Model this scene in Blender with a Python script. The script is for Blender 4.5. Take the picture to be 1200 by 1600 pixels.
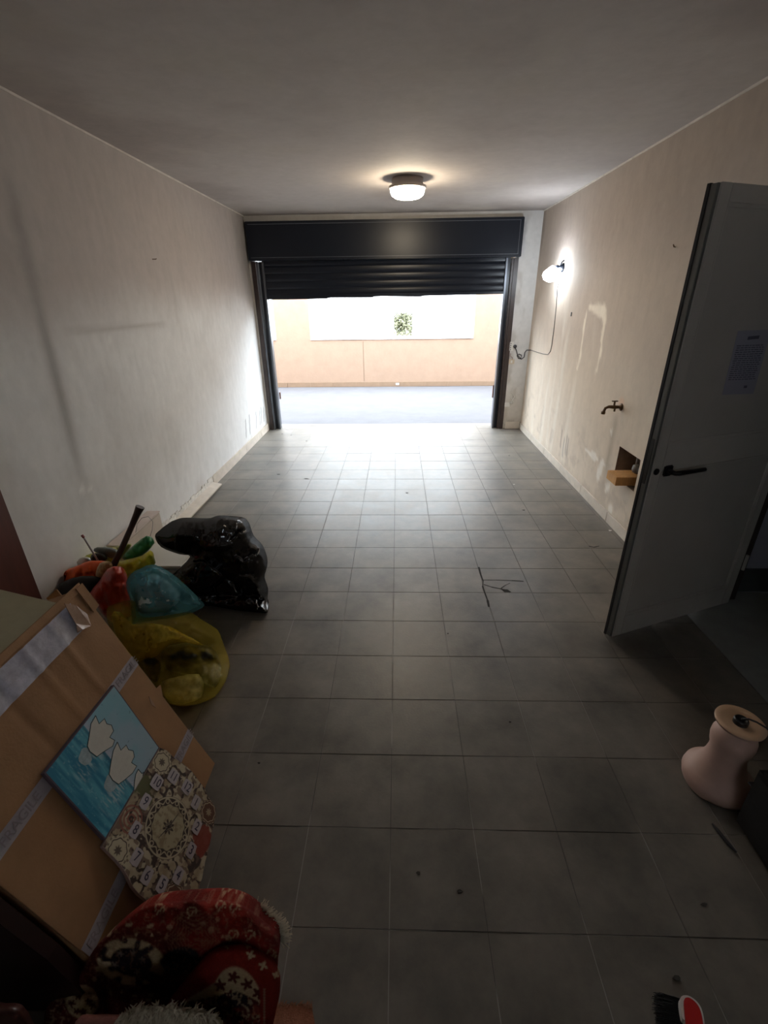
import bpy, bmesh, math, random
import numpy as np
from mathutils import Vector, Matrix
from mathutils.geometry import delaunay_2d_cdt
for o in list(bpy.data.objects): bpy.data.objects.remove(o)
random.seed(7)
S = bpy.context.scene
COL = S.collection

# ---------------------------------------------------------------- camera
H = 1.75614; F = 728.25; PITCH = .4305; YAW = .0316; ROLL = -.0129
W_ = np.array([-math.sin(YAW)*math.cos(PITCH), math.cos(YAW)*math.cos(PITCH), -math.sin(PITCH)])
_rt = np.array([math.cos(YAW), math.sin(YAW), 0.]); _up = np.cross(_rt, W_)
R_ = math.cos(ROLL)*_rt + math.sin(ROLL)*_up; U_ = np.cross(R_, W_)
C_ = np.array([0, 0, H])
cam = bpy.data.cameras.new('camera'); co = bpy.data.objects.new('camera', cam); COL.objects.link(co)
cam.sensor_fit = 'VERTICAL'; cam.sensor_height = 32; cam.sensor_width = 24; cam.lens = F/1600*32
cam.clip_start = .02; cam.clip_end = 200
m = Matrix.Identity(4)
for i in range(3):
    m[i][0] = R_[i]; m[i][1] = U_[i]; m[i][2] = -W_[i]; m[i][3] = C_[i]
co.matrix_world = m
S.camera = co
# ---------------------------------------------------------------- sky, light, exposure
wd = bpy.data.worlds.new('sky'); S.world = wd; wd.use_nodes = True
bg = wd.node_tree.nodes['Background']; bg.inputs[0].default_value = (.80, .91, 1.0, 1); bg.inputs[1].default_value = 7.0
S.view_settings.view_transform = 'Standard'; S.view_settings.look = 'None'
S.view_settings.gamma = 1; S.view_settings.use_curve_mapping = False
S.view_settings.exposure = 1.22

# ---------------------------------------------------------------- pixel -> world helpers (1200x1600 frame)
def ray(x, y): return W_ + R_*(x-600)/F - U_*(y-800)/F
def at(x, y, ax, v):
    d = ray(x, y); return C_ + d*((v-C_[ax])/d[ax])
def fl(x, y, z=0): return at(x, y, 2, z)
def onplane(x, y, p0, n):
    d = ray(x, y); return C_ + d*(((p0-C_) @ n)/(d @ n))
V = lambda p: Vector([float(a) for a in p])

# ---------------------------------------------------------------- noise in numpy
def hsh(ix, iy, s):
    n = (ix.astype(np.int64)*374761393 + iy.astype(np.int64)*668265263 + s*1442695041) & 0x7fffffff
    n = ((n ^ (n >> 13))*1274126177) & 0x7fffffff
    return ((n ^ (n >> 16)) & 0xffff)/65535.
def vn(x, y, s=0):
    ix = np.floor(x); iy = np.floor(y); fx = x-ix; fy = y-iy
    fx = fx*fx*(3-2*fx); fy = fy*fy*(3-2*fy)
    a = hsh(ix, iy, s); b = hsh(ix+1, iy, s); c = hsh(ix, iy+1, s); d = hsh(ix+1, iy+1, s)
    return (a*(1-fx)+b*fx)*(1-fy) + (c*(1-fx)+d*fx)*fy
def fbm(x, y, s=0, o=4):
    r = 0; a = .5; t = 0
    for i in range(o):
        r = r + a*vn(x*2**i, y*2**i, s+i*17); t += a; a *= .5
    return r/t
def ridged(x, y, s=0, o=4):
    r = 0; a = .5; t = 0
    for i in range(o):
        r = r + a*(1-np.abs(2*vn(x*2**i+3.3*i, y*2**i, s+i*31)-1)); t += a; a *= .5
    return r/t
def facets(x, y, s, k=1.0):                     # piecewise-flat crumple: every cell tilts its own way
    x = x*k; y = y*k; ix = np.floor(x); iy = np.floor(y)
    best = np.full(x.shape, 1e9); h = np.zeros(x.shape)
    for dx in (-1, 0, 1):
        for dy in (-1, 0, 1):
            cx = ix+dx; cy = iy+dy
            px = cx + hsh(cx, cy, s); py = cy + hsh(cx, cy, s+5)
            d = (x-px)**2 + (y-py)**2
            hh = (hsh(cx, cy, s+9)-.5)*.7 + (x-px)*(hsh(cx, cy, s+11)-.5)*2.2 + (y-py)*(hsh(cx, cy, s+13)-.5)*2.2
            m_ = d < best; best = np.where(m_, d, best); h = np.where(m_, hh, h)
    return h
def sm(a, b, x):
    t = np.clip((x-a)/(b-a), 0, 1); return t*t*(3-2*t)
def seg(px, py, ax, ay, bx, by):
    dx, dy = bx-ax, by-ay; t = np.clip(((px-ax)*dx+(py-ay)*dy)/(dx*dx+dy*dy), 0, 1)
    return np.hypot(px-ax-t*dx, py-ay-t*dy)

# ---------------------------------------------------------------- materials
MATS = {}
def mat(name, col, rough=.6, metal=0, spec=.5, var=0, vscale=8, bump=0, bscale=60, col2=None, attr=None, emit=None,
        estr=0, trans=0, alpha=1, coat=0, rand=0, rvar=0, aniso=None):
    if name in MATS: return MATS[name]
    M = bpy.data.materials.new(name); M.use_nodes = True; nt = M.node_tree; N = nt.nodes; L = nt.links
    b = N['Principled BSDF']
    b.inputs['Base Color'].default_value = (*col, 1); b.inputs['Roughness'].default_value = rough
    b.inputs['Metallic'].default_value = metal; b.inputs['Specular IOR Level'].default_value = spec
    b.inputs['Coat Weight'].default_value = coat
    b.inputs['Transmission Weight'].default_value = trans; b.inputs['Alpha'].default_value = alpha
    geo = N.new('ShaderNodeNewGeometry'); src = None
    if attr:
        a = N.new('ShaderNodeAttribute'); a.attribute_name = attr; src = a.outputs['Color']
    if var or col2:
        nz = N.new('ShaderNodeTexNoise'); nz.inputs['Scale'].default_value = vscale; nz.inputs['Detail'].default_value = 8
        nz.inputs['Roughness'].default_value = .65
        if aniso:
            mp = N.new('ShaderNodeVectorMath'); mp.operation = 'MULTIPLY'; mp.inputs[1].default_value = aniso
            L.new(geo.outputs['Position'], mp.inputs[0]); L.new(mp.outputs[0], nz.inputs['Vector'])
        else: L.new(geo.outputs['Position'], nz.inputs['Vector'])
        rp = N.new('ShaderNodeMapRange'); rp.inputs[1].default_value = .3; rp.inputs[2].default_value = .7
        L.new(nz.outputs['Fac'], rp.inputs[0])
        if col2:
            mx = N.new('ShaderNodeMix'); mx.data_type = 'RGBA'; mx.inputs[7].default_value = (*col2, 1)
            mx.inputs[6].default_value = (*col, 1)
            if src: L.new(src, mx.inputs[6])
            L.new(rp.outputs[0], mx.inputs[0]); src = mx.outputs[2]
        else:
            rp.inputs[3].default_value = 1-var; rp.inputs[4].default_value = 1+var
            mu = N.new('ShaderNodeMix'); mu.data_type = 'RGBA'; mu.blend_type = 'MULTIPLY'; mu.inputs[0].default_value = 1
            mu.inputs[6].default_value = (*col, 1)
            if src: L.new(src, mu.inputs[6])
            L.new(rp.outputs[0], mu.inputs[7]); src = mu.outputs[2]
        if rvar:
            rr = N.new('ShaderNodeMapRange'); rr.inputs[1].default_value = .3; rr.inputs[2].default_value = .7
            rr.inputs[3].default_value = rough-rvar; rr.inputs[4].default_value = rough+rvar
            L.new(nz.outputs['Fac'], rr.inputs[0]); L.new(rr.outputs[0], b.inputs['Roughness'])
    if rand:
        oi = N.new('ShaderNodeObjectInfo'); r2 = N.new('ShaderNodeMapRange')
        r2.inputs[3].default_value = 1-rand; r2.inputs[4].default_value = 1+rand; L.new(oi.outputs['Random'], r2.inputs[0])
        mu = N.new('ShaderNodeMix'); mu.data_type = 'RGBA'; mu.blend_type = 'MULTIPLY'; mu.inputs[0].default_value = 1
        mu.inputs[6].default_value = (*col, 1)
        if src: L.new(src, mu.inputs[6])
        L.new(r2.outputs[0], mu.inputs[7]); src = mu.outputs[2]
    if src: L.new(src, b.inputs['Base Color'])
    if bump:
        n2 = N.new('ShaderNodeTexNoise'); n2.inputs['Scale'].default_value = bscale; n2.inputs['Detail'].default_value = 5
        L.new(geo.outputs['Position'], n2.inputs['Vector'])
        bp = N.new('ShaderNodeBump'); bp.inputs['Strength'].default_value = bump; bp.inputs['Distance'].default_value = .01
        L.new(n2.outputs['Fac'], bp.inputs['Height']); L.new(bp.outputs[0], b.inputs['Normal'])
    if emit:
        b.inputs['Emission Color'].default_value = (*emit, 1); b.inputs['Emission Strength'].default_value = estr
    MATS[name] = M; return M
def film(name, col, transp=.5, rough=.25, transl=.5, attr=None):      # thin tinted plastic film
    M = bpy.data.materials.new(name); M.use_nodes = True; nt = M.node_tree; N = nt.nodes; L = nt.links
    out = N['Material Output']; b = N['Principled BSDF']
    b.inputs['Base Color'].default_value = (*col, 1); b.inputs['Roughness'].default_value = rough
    tl = N.new('ShaderNodeBsdfTranslucent'); tl.inputs[0].default_value = (*col, 1)
    tr = N.new('ShaderNodeBsdfTransparent'); tr.inputs[0].default_value = (*[min(1, c*.45+.62) for c in col], 1)
    a = N.new('ShaderNodeMixShader'); a.inputs[0].default_value = transl
    L.new(b.outputs[0], a.inputs[1]); L.new(tl.outputs[0], a.inputs[2])
    c = N.new('ShaderNodeMixShader'); c.inputs[0].default_value = transp
    L.new(a.outputs[0], c.inputs[1]); L.new(tr.outputs[0], c.inputs[2]); L.new(c.outputs[0], out.inputs[0])
    return M

# ---------------------------------------------------------------- object helpers
def link(name, me, m_=None, parent=None, smooth=False):
    o = bpy.data.objects.new(name, me); COL.objects.link(o)
    if m_ is not None and not me.materials: me.materials.append(m_)
    if parent is not None: o.parent = parent
    if smooth:
        me.polygons.foreach_set('use_smooth', [True]*len(me.polygons))
    return o
def tag(o, label, cat, group=None, kind=None):
    if label: o['label'] = label
    if cat: o['category'] = cat
    if group: o['group'] = group
    if kind: o['kind'] = kind
    return o
def thing(name, label, cat, loc=(0, 0, 0), rz=0, group=None):
    o = bpy.data.objects.new(name, None); COL.objects.link(o); o.location = V(loc); o.rotation_euler = (0, 0, rz)
    o.empty_display_size = .1
    return tag(o, label, cat, group)
def part_at(o, root): o.matrix_parent_inverse = Matrix.Translation(-root.location); return o
class MB:
    """collects shapes in one bmesh"""
    def __init__(s): s.bm = bmesh.new()
    def box(s, a, b, bev=0, M=None):
        a = Vector(a); b = Vector(b); c = (a+b)/2; d = b-a
        r = bmesh.ops.create_cube(s.bm, size=1)
        vs = r['verts']
        for v in vs: v.co = Vector((v.co.x*d.x, v.co.y*d.y, v.co.z*d.z)) + c
        if bev:
            es = list({e for v in vs for e in v.link_edges})
            r2 = bmesh.ops.bevel(s.bm, geom=es, offset=bev, segments=2, affect='EDGES', clamp_overlap=True)
            vs = list({v for f in r2['faces'] for v in f.verts} | {v for v in vs if v.is_valid})
        if M is not None:
            for v in vs: v.co = M @ v.co
        return s
    def tube(s, pts, r, n=8, cap=True):
        pts = [Vector([float(q) for q in p]) for p in pts]; rings = []
        rs = r if isinstance(r, (list, tuple)) else [r]*len(pts)
        up = None
        for i, p in enumerate(pts):
            t = (pts[min(i+1, len(pts)-1)] - pts[max(i-1, 0)]).normalized()
            if up is None:
                up = t.orthogonal().normalized()
            up = (up - t*up.dot(t)).normalized(); w = t.cross(up)
            rings.append([s.bm.verts.new(p + (up*math.cos(k*2*math.pi/n) + w*math.sin(k*2*math.pi/n))*rs[i]) for k in range(n)])
        for i in range(len(rings)-1):
            for k in range(n):
                s.bm.faces.new((rings[i][k], rings[i][(k+1) % n], rings[i+1][(k+1) % n], rings[i+1][k]))
        if cap:
            s.bm.faces.new(rings[0][::-1]); s.bm.faces.new(rings[-1])
        return s
    def lathe(s, prof, n=40, M=None, cap=False):
        rings = []
        for (r, z) in prof:
            rings.append([s.bm.verts.new((r*math.cos(2*math.pi*k/n), r*math.sin(2*math.pi*k/n), z)) for k in range(n)])
        for i in range(len(rings)-1):
            for k in range(n):
                s.bm.faces.new((rings[i][k], rings[i][(k+1) % n], rings[i+1][(k+1) % n], rings[i+1][k]))
        if cap: s.bm.faces.new(rings[0][::-1]); s.bm.faces.new(rings[-1])
        if M is not None:
            for rg in rings:
                for v in rg: v.co = M @ v.co
        return s
    def poly(s, pts, off, thick):
        """flat polygon pts (3-D), extruded along vector off*thick"""
        a = [s.bm.verts.new(Vector([float(q) for q in p])) for p in pts]
        b = [s.bm.verts.new(Vector([float(q) for q in p]) + Vector([float(q) for q in off])*thick) for p in pts]
        n = len(a)
        s.bm.faces.new(a[::-1]); s.bm.faces.new(b)
        for i in range(n): s.bm.faces.new((a[i], a[(i+1) % n], b[(i+1) % n], b[i]))
        return s
    def done(s, name, m_, parent=None, smooth=False, mesh_only=False):
        bmesh.ops.recalc_face_normals(s.bm, faces=s.bm.faces)
        me = bpy.data.meshes.new(name); s.bm.to_mesh(me); s.bm.free(); me.materials.append(m_)
        if smooth:
            me.polygons.foreach_set('use_smooth', [True]*len(me.polygons))
        if mesh_only: return me
        return link(name, me, None, parent)
def grid_surface(name, us, vs, pos, colf=None, m_=None, parent=None, skip=None, smooth=True, kind=None):
    """grid of quads; pos(U,V)->xyz arrays; colf(U,V)->rgb arrays stored as attribute 'paint'"""
    Ug, Vg = np.meshgrid(us, vs, indexing='ij'); P = np.stack(pos(Ug, Vg), -1).reshape(-1, 3)
    nu, nv = len(us), len(vs); I = np.arange(nu*nv).reshape(nu, nv)
    q = np.stack([I[:-1, :-1], I[1:, :-1], I[1:, 1:], I[:-1, 1:]], -1).reshape(-1, 4)
    if skip is not None:
        cu = ((us[:-1]+us[1:])/2)[:, None] + 0*vs[None, :-1]; cv = 0*us[:-1, None] + ((vs[:-1]+vs[1:])/2)[None]
        q = q[~skip(cu, cv).reshape(-1)]
    me = bpy.data.meshes.new(name); me.from_pydata(P.tolist(), [], q.tolist())
    if colf is not None:
        c = np.ones((nu*nv, 4)); c[:, :3] = np.stack(colf(Ug, Vg), -1).reshape(-1, 3)
        a = me.color_attributes.new('paint', 'FLOAT_COLOR', 'POINT'); a.data.foreach_set('color', c.reshape(-1))
    return link(name, me, m_, parent, smooth)
def text_mesh(s, size, ext=.0004):
    cu = bpy.data.curves.new('t', 'FONT'); cu.body = s; cu.size = size; cu.extrude = ext; cu.align_x = 'CENTER'; cu.align_y = 'CENTER'
    cu.resolution_u = 4
    o = bpy.data.objects.new('t', cu); COL.objects.link(o); bpy.context.view_layer.update()
    me = bpy.data.meshes.new_from_object(o.evaluated_get(bpy.context.evaluated_depsgraph_get()))
    bpy.data.objects.remove(o); bpy.data.curves.remove(cu); return me
def text_on(s, size, p, ax, ay, nrm, m_, parent, name='lettering', sx=1):
    me = text_mesh(s, size); M = Matrix.Identity(4)
    for i in range(3):
        M[i][0] = ax[i]*sx; M[i][1] = ay[i]; M[i][2] = nrm[i]; M[i][3] = p[i]
    me.transform(M); me.materials.clear(); me.materials.append(m_)
    return link(name, me, None, parent)
def smooth_poly(pts, n=4):
    out = []; N = len(pts)
    for i in range(N):
        p0, p1, p2, p3 = [np.array(pts[(i+k) % N], float) for k in (-1, 0, 1, 2)]
        for k in range(n):
            t = k/n
            out.append(.5*((2*p1) + (-p0+p2)*t + (2*p0-5*p1+4*p2-p3)*t*t + (-p0+3*p1-3*p2+p3)*t**3))
    return np.array(out)
def blob(name, outline, yref, T, m_, parent=None, width=None, crum=.03, cs=.05, seed=1, det=.0, step=4., back=.6, rid=.5, mind=.004,
         colf=None, zoff=0, sn=2, extra=None, smooth=True, xmin=-1.895, ymax=99):
    """soft body with real volume: a cushion between a front and a back skin, standing on the floor around depth yref"""
    B = smooth_poly(outline, sn) if sn > 1 else np.array(outline, float)
    res = []
    for i in range(len(B)):
        a, b = B[i], B[(i+1) % len(B)]; k = max(1, int(np.hypot(*(b-a))/step))
        for j in range(k): res.append(a+(b-a)*j/k)
    B = np.array(res); nb = len(B)
    x0, y0 = B.min(0); x1, y1 = B.max(0)
    gx, gy = np.meshgrid(np.arange(x0, x1, step), np.arange(y0, y1, step)); gx = gx.copy(); gx[::2] += step/2
    G = np.stack([gx.ravel(), gy.ravel()], 1)
    a = B; b = np.roll(B, -1, 0)
    ins = np.zeros(len(G), bool); dist = np.full(len(G), 1e9)
    for i in range(nb):
        (ax, ay), (bx, by) = a[i], b[i]
        c = ((ay > G[:, 1]) != (by > G[:, 1])) & (G[:, 0] < (bx-ax)*(G[:, 1]-ay)/((by-ay) if by != ay else 1e-9)+ax)
        ins ^= c
        dist = np.minimum(dist, seg(G[:, 0], G[:, 1], ax, ay, bx, by))
    k = ins & (dist > step*.55); G = G[k]; dist = dist[k]
    P = np.vstack([B, G]); D = np.concatenate([np.zeros(nb), dist])
    r = delaunay_2d_cdt([Vector(p) for p in P.tolist()], [(i, (i+1) % nb) for i in range(nb)], [list(range(nb))], 1, 1e-4)
    tris = [t for t in r[2]]; vout = np.array([list(v) for v in r[0]])
    if len(vout) != len(P):
        P = vout; D = np.array([0. if min(seg(p[0], p[1], *a[i], *b[i]) for i in range(nb)) < 1e-3 else
                                min(seg(p[0], p[1], *a[i], *b[i]) for i in range(nb)) for p in P])
    Wd = width or D.max()*.9
    e = np.sqrt(1-(1-np.clip(D/Wd, 0, 1))**2)
    X, Y = P[:, 0], P[:, 1]
    cr = crum*(rid*(ridged(X*cs, Y*cs, seed)-.5)*1.6 + (1-rid)*facets(X*cs, Y*cs, seed+3, 1.6)) * np.clip(D/(Wd*.25), 0, 1)
    if det: cr = cr + det*facets(X*cs, Y*cs, seed+21, 4.2)*np.clip(D/(Wd*.12), 0, 1)
    if extra is not None: cr = cr + extra(X, Y)*np.clip(D/(Wd*.15), 0, 1)
    tf = T*e + cr
    front = []; bk = []
    pc = C_; 
    for i in range(len(P)):
        d = ray(P[i, 0], P[i, 1]); q = pc + d*((yref-pc[1])/d[1])
        if q[2] < .006+zoff: q = pc + d*((.006+zoff-pc[2])/d[2])
        L = np.linalg.norm(q-pc); t = max(tf[i], 0) if D[i] > 0 else 0
        f_ = q - (q-pc)/L*t
        h = q.copy(); h[1] += back*T*e[i]; h[2] = max(h[2], .005+zoff)
        if D[i] > 0: h[2] = max(.005+zoff, h[2]-.2*T*e[i])
        for w in (f_, h):
            w[0] = max(w[0], xmin); w[2] = max(w[2], .004+zoff); w[1] = min(w[1], ymax)
        front.append(f_); bk.append(h)
    nv = len(P); verts = front + bk
    faces = [list(t) for t in tris] + [[(j if D[j] == 0 else j+nv) for j in reversed(t)] for t in tris]
    me = bpy.data.meshes.new(name); me.from_pydata([v.tolist() for v in verts], [], faces)
    if colf is not None:
        c = np.ones((2*nv, 4)); cc = np.stack(colf(X, Y), -1); c[:nv, :3] = cc; c[nv:, :3] = cc
        at_ = me.color_attributes.new('paint', 'FLOAT_COLOR', 'POINT'); at_.data.foreach_set('color', c.reshape(-1))
    bm = bmesh.new(); bm.from_mesh(me)
    bmesh.ops.delete(bm, geom=[v for v in bm.verts if not v.link_faces], context='VERTS')
    bmesh.ops.recalc_face_normals(bm, faces=bm.faces); bm.to_mesh(me); bm.free()
    return link(name, me, m_, parent, smooth)

# ================================================================ SETTING
LX, RX, BY, CZ = -1.915, 1.789, 6.751, 2.706
Y0 = -1.3
plaster = mat('plaster', (.6, .58, .55), .85, attr='paint', var=.04, vscale=14, bump=.12, bscale=25)
TW = .3; OX = -.0243; OY = .762
# ---- floor: slab, tiles
def grout_col(X, Y):
    n = fbm(X*1.5, Y*1.5, 201); c = [q+0*X for q in (.27, .255, .235)]
    d = sm(1.5, .9, np.abs(X-.15))*sm(2.0, 2.9, Y+.8*(n-.5)); c = mixc(c, [.035, .03, .026], d*.97)
    c = mixc(c, [.05, .045, .04], sm(.5, .62, vn(X*4, Y*4, 9))*.8); return c
def mixc(a, b, t): return [a[i]*(1-t)+b[i]*t for i in range(3)]
fs = grid_surface('floor', np.linspace(LX-.1, 1.745, 190), np.linspace(Y0-.1, BY+.2, 420), lambda a, b: (a, b, -.0018+0*a), grout_col, mat('grout', (1, 1, 1), .9, attr='paint'))
fs['kind'] = 'structure'
MB().box((LX-.3, Y0-.1, -.2), (1.745, BY+.2, -.006)).done('subfloor', mat('screed', (.1, .1, .1), .9), fs)
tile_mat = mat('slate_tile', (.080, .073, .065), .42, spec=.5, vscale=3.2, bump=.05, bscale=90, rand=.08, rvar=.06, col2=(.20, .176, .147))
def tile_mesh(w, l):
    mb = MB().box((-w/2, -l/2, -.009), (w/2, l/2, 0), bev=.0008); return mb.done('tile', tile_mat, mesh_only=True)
xs = [LX+.002] + [OX+TW*k for k in range(-6, 6)] + [1.745]
full = tile_mesh(TW-.003, TW-.003); wm = {}
far = MB(); back = MB(); ntile = 0
r0 = -1; rN = 17
for j in range(-8, 21):
    ya = OY+TW*j; yb = min(ya+TW, BY+.20)
    if ya >= BY+.19: break
    for i in range(len(xs)-1):
        xa, xb = xs[i], xs[i+1]; w = xb-xa-.003; l = yb-ya-.003
        if j < r0: back.box((xa+.0011, ya+.0011, -.009), (xb-.0011, yb-.0011, 0)); continue
        if j >= rN: far.box((xa+.0011, ya+.0011, -.009), (xb-.0011, yb-.0011, random.uniform(-.0004, .0004))); continue
        key = (round(w, 3), round(l, 3))
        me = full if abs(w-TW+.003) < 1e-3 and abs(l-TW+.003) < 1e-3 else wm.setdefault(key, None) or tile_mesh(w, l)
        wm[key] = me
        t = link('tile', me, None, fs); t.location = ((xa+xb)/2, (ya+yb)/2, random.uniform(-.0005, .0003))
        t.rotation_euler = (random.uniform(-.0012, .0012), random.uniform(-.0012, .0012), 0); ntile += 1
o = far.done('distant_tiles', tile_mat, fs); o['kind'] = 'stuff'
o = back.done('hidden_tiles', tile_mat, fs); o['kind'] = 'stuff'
# broken tile corner: dark cracks and chipped hollows
mb = MB(); ck = mat('crack_dark', (.02, .018, .016), .95)
def strip(mb, pts, w, z=.0009):
    for (x, y), (x2, y2) in zip(pts, pts[1:]):
        a = fl(x, y, z); b = fl(x2, y2, z); d = b-a; n = np.array([-d[1], d[0], 0])/max(1e-6, np.hypot(d[0], d[1]))
        ww = w*random.uniform(.5, 1.3)
        mb.poly([a-n*ww, b-n*ww*.8, b+n*ww*.8, a+n*ww], (0, 0, -1), .0008)
strip(mb, [(748, 886), (751, 897), (755, 908), (754, 916), (757, 925), (762, 938), (764, 948)], .006)
strip(mb, [(754, 906), (775, 906), (800, 907), (818, 908)], .0035)
strip(mb, [(756, 913), (768, 917), (783, 920), (797, 925)], .005)
strip(mb, [(783, 919), (790, 914), (797, 911)], .003)
0 and mb.poly([fl(*p, .001) for p in [(752, 912), (758, 909), (762, 915), (757, 919), (750, 917)]], (0, 0, -1), .0008)
mb.poly([fl(*p, .001) for p in [(783, 920), (793, 921), (799, 925), (788, 925)]], (0, 0, -1), .0008)
strip(mb, [(920, 853), (928, 855), (936, 853)], .008)
mb.done('crack', ck, fs)
# ---- threshold and terrace
stone = mat('threshold_stone', (.25, .225, .2), .7, var=.1, vscale=12)
o = MB().box((-1.80, BY+.20, -.1), (1.46, 7.06, .002), bev=.002).done('trim_1', stone); o['kind'] = 'structure'
tmat = mat('terrace_floor', (.120, .115, .121), .85, spec=.15, var=.08, vscale=3)
o = MB().box((-6, 7.06, -.2), (6, 10.42, -.006)).done('terrace_floor', tmat); o['kind'] = 'structure'
peach = mat('peach_plaster', (.33, .225, .16), .9, var=.07, vscale=5, bump=.2, bscale=30)
ow = MB(); FY = 10.40
ow.box((-6, FY, -.2), (6, FY+.22, .965))
ow.box((1.585, FY, .965), (6, FY+.22, 2.9)); ow.box((-2.56, FY, .965), (-1.83, FY+.22, 2.9))
ow.box((-6, FY, .965), (-4.6, FY+.22, 2.9)); ow.box((-4.6, FY, 2.5), (1.585, FY+.22, 2.9))
w = ow.done('wall_terrace', peach); w['kind'] = 'structure'
cap = mat('sill_white', (.8, .78, .76), .6)
for a, b in ((-1.83, 1.585), (-4.6, -2.56)):
    s_ = MB().box((a+.001, FY-.015, .966), (b-.001, FY+.235, .985), bev=.003).done('window_sill', cap, w)
sk = mat('skirting_peach', (.24, .16, .105), .6, var=.08)
xk = -5.9
while xk < 5.9:
    MB().box((xk, FY-.014, -.003), (xk+.494, FY-.001, .095), bev=.002).done('skirting_tile', sk, w); xk += .5
p = at(621, 597, 1, FY); o = MB().box((p[0]-.035, FY-.02, .03), (p[0]+.035, FY-.0145, .075), bev=.004).done('drain_cover', cap, w)
p = at(568, 560, 1, FY); MB().box((p[0]-.005, FY-.004, .12), (p[0]+.005, FY-.0001, .93)).done('crack', mat('crack_brown', (.2, .135, .09), .9), w)
for x in (-6, 5.8):
    o = MB().box((x, 7.2, -.2), (x+.2, FY, 2.9)).done('wall_end', peach); o['kind'] = 'structure'
# outer face of the garage row
og = MB(); og.box((-6, BY+.24, -.2), (-2.02, BY+.36, 3.2)); og.box((1.66, BY+.24, -.2), (6, BY+.36, 3.2)); og.box((-2.02, BY+.24, 2.45), (1.66, BY+.36, 3.2))
o = og.done('wall_outer', peach); o['kind'] = 'structure'
# white building across the yard with a gap that shows greenery
wb = mat('white_render', (.86, .85, .83), .9, var=.03)
A = at(615, 488, 1, 14.); Bq = at(645, 526, 1, 14.)
bd = thing('neighbouring_building', 'white rendered building across the yard with one small opening', 'building', (0, 14, -1.5))
mb = MB(); mb.box((-8, 14, -1.5), (A[0], 14.3, 5)); mb.box((Bq[0], 14, -1.5), (8, 14.3, 5)); mb.box((A[0], 14, -1.5), (Bq[0], 14.3, Bq[2])); mb.box((A[0], 14, A[2]), (Bq[0], 14.3, 5))
o = mb.done('facade', wb, bd); o.matrix_parent_inverse = Matrix.Translation((0, -14, 1.5))
mb = MB(); e_ = .04
for a, b in (((A[0], 13.96, A[2]), (Bq[0], 14.0, A[2]+e_)), ((A[0]-e_, 13.96, Bq[2]), (A[0], 14, A[2]+e_)), ((Bq[0], 13.96, Bq[2]), (Bq[0]+e_, 14, A[2]+e_))): mb.box(a, b)
o = mb.done('opening_frame', wb, bd); o.matrix_parent_inverse = Matrix.Translation((0, -14, 1.5))
bush = thing('distant_shrub', 'pale green shrub glimpsed through the small opening outside', 'shrub', (.2, 15.3, -1.5))
mb = MB(); cnt = Vector(((A[0]+Bq[0])/2*1.08, 15.3, 1.05)); rnd = random.Random(3)
for i in range(1500):
    d = Vector((rnd.gauss(0, 1), rnd.gauss(0, .6), rnd.gauss(0, 1))); d = d = d.normalized()*rnd.uniform(.0, .65); c = cnt+d
    t1 = Vector((rnd.gauss(0, 1), rnd.gauss(0, 1), rnd.gauss(0, 1))).normalized()*.06; t2 = t1.orthogonal().normalized()*.03
    vs = [mb.bm.verts.new(c+q) for q in (-t1, t2, t1, -t2)]; mb.bm.faces.new(vs)
o = mb.done('foliage', mat('leaf', (.05, .055, .02), .7, vscale=9, col2=(.16, .15, .09)), bush); o.matrix_parent_inverse = Matrix.Translation((-.2, -15.3, 1.5)); o['kind'] = 'stuff'
mb = MB()
for a in range(5): mb.tube([(.2, 15.3, -1.5), (.2+.1*math.cos(a*1.3), 15.3+.1*math.sin(a*1.3), 0), (cnt.x+.3*math.cos(a*1.3), 15.3+.2*math.sin(a), 1.1)], [.04, .03, .01], 6)
o = mb.done('stem', mat('bark', (.12, .09, .06), .9), bush); o.matrix_parent_inverse = Matrix.Translation((-.2, -15.3, 1.5))

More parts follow.
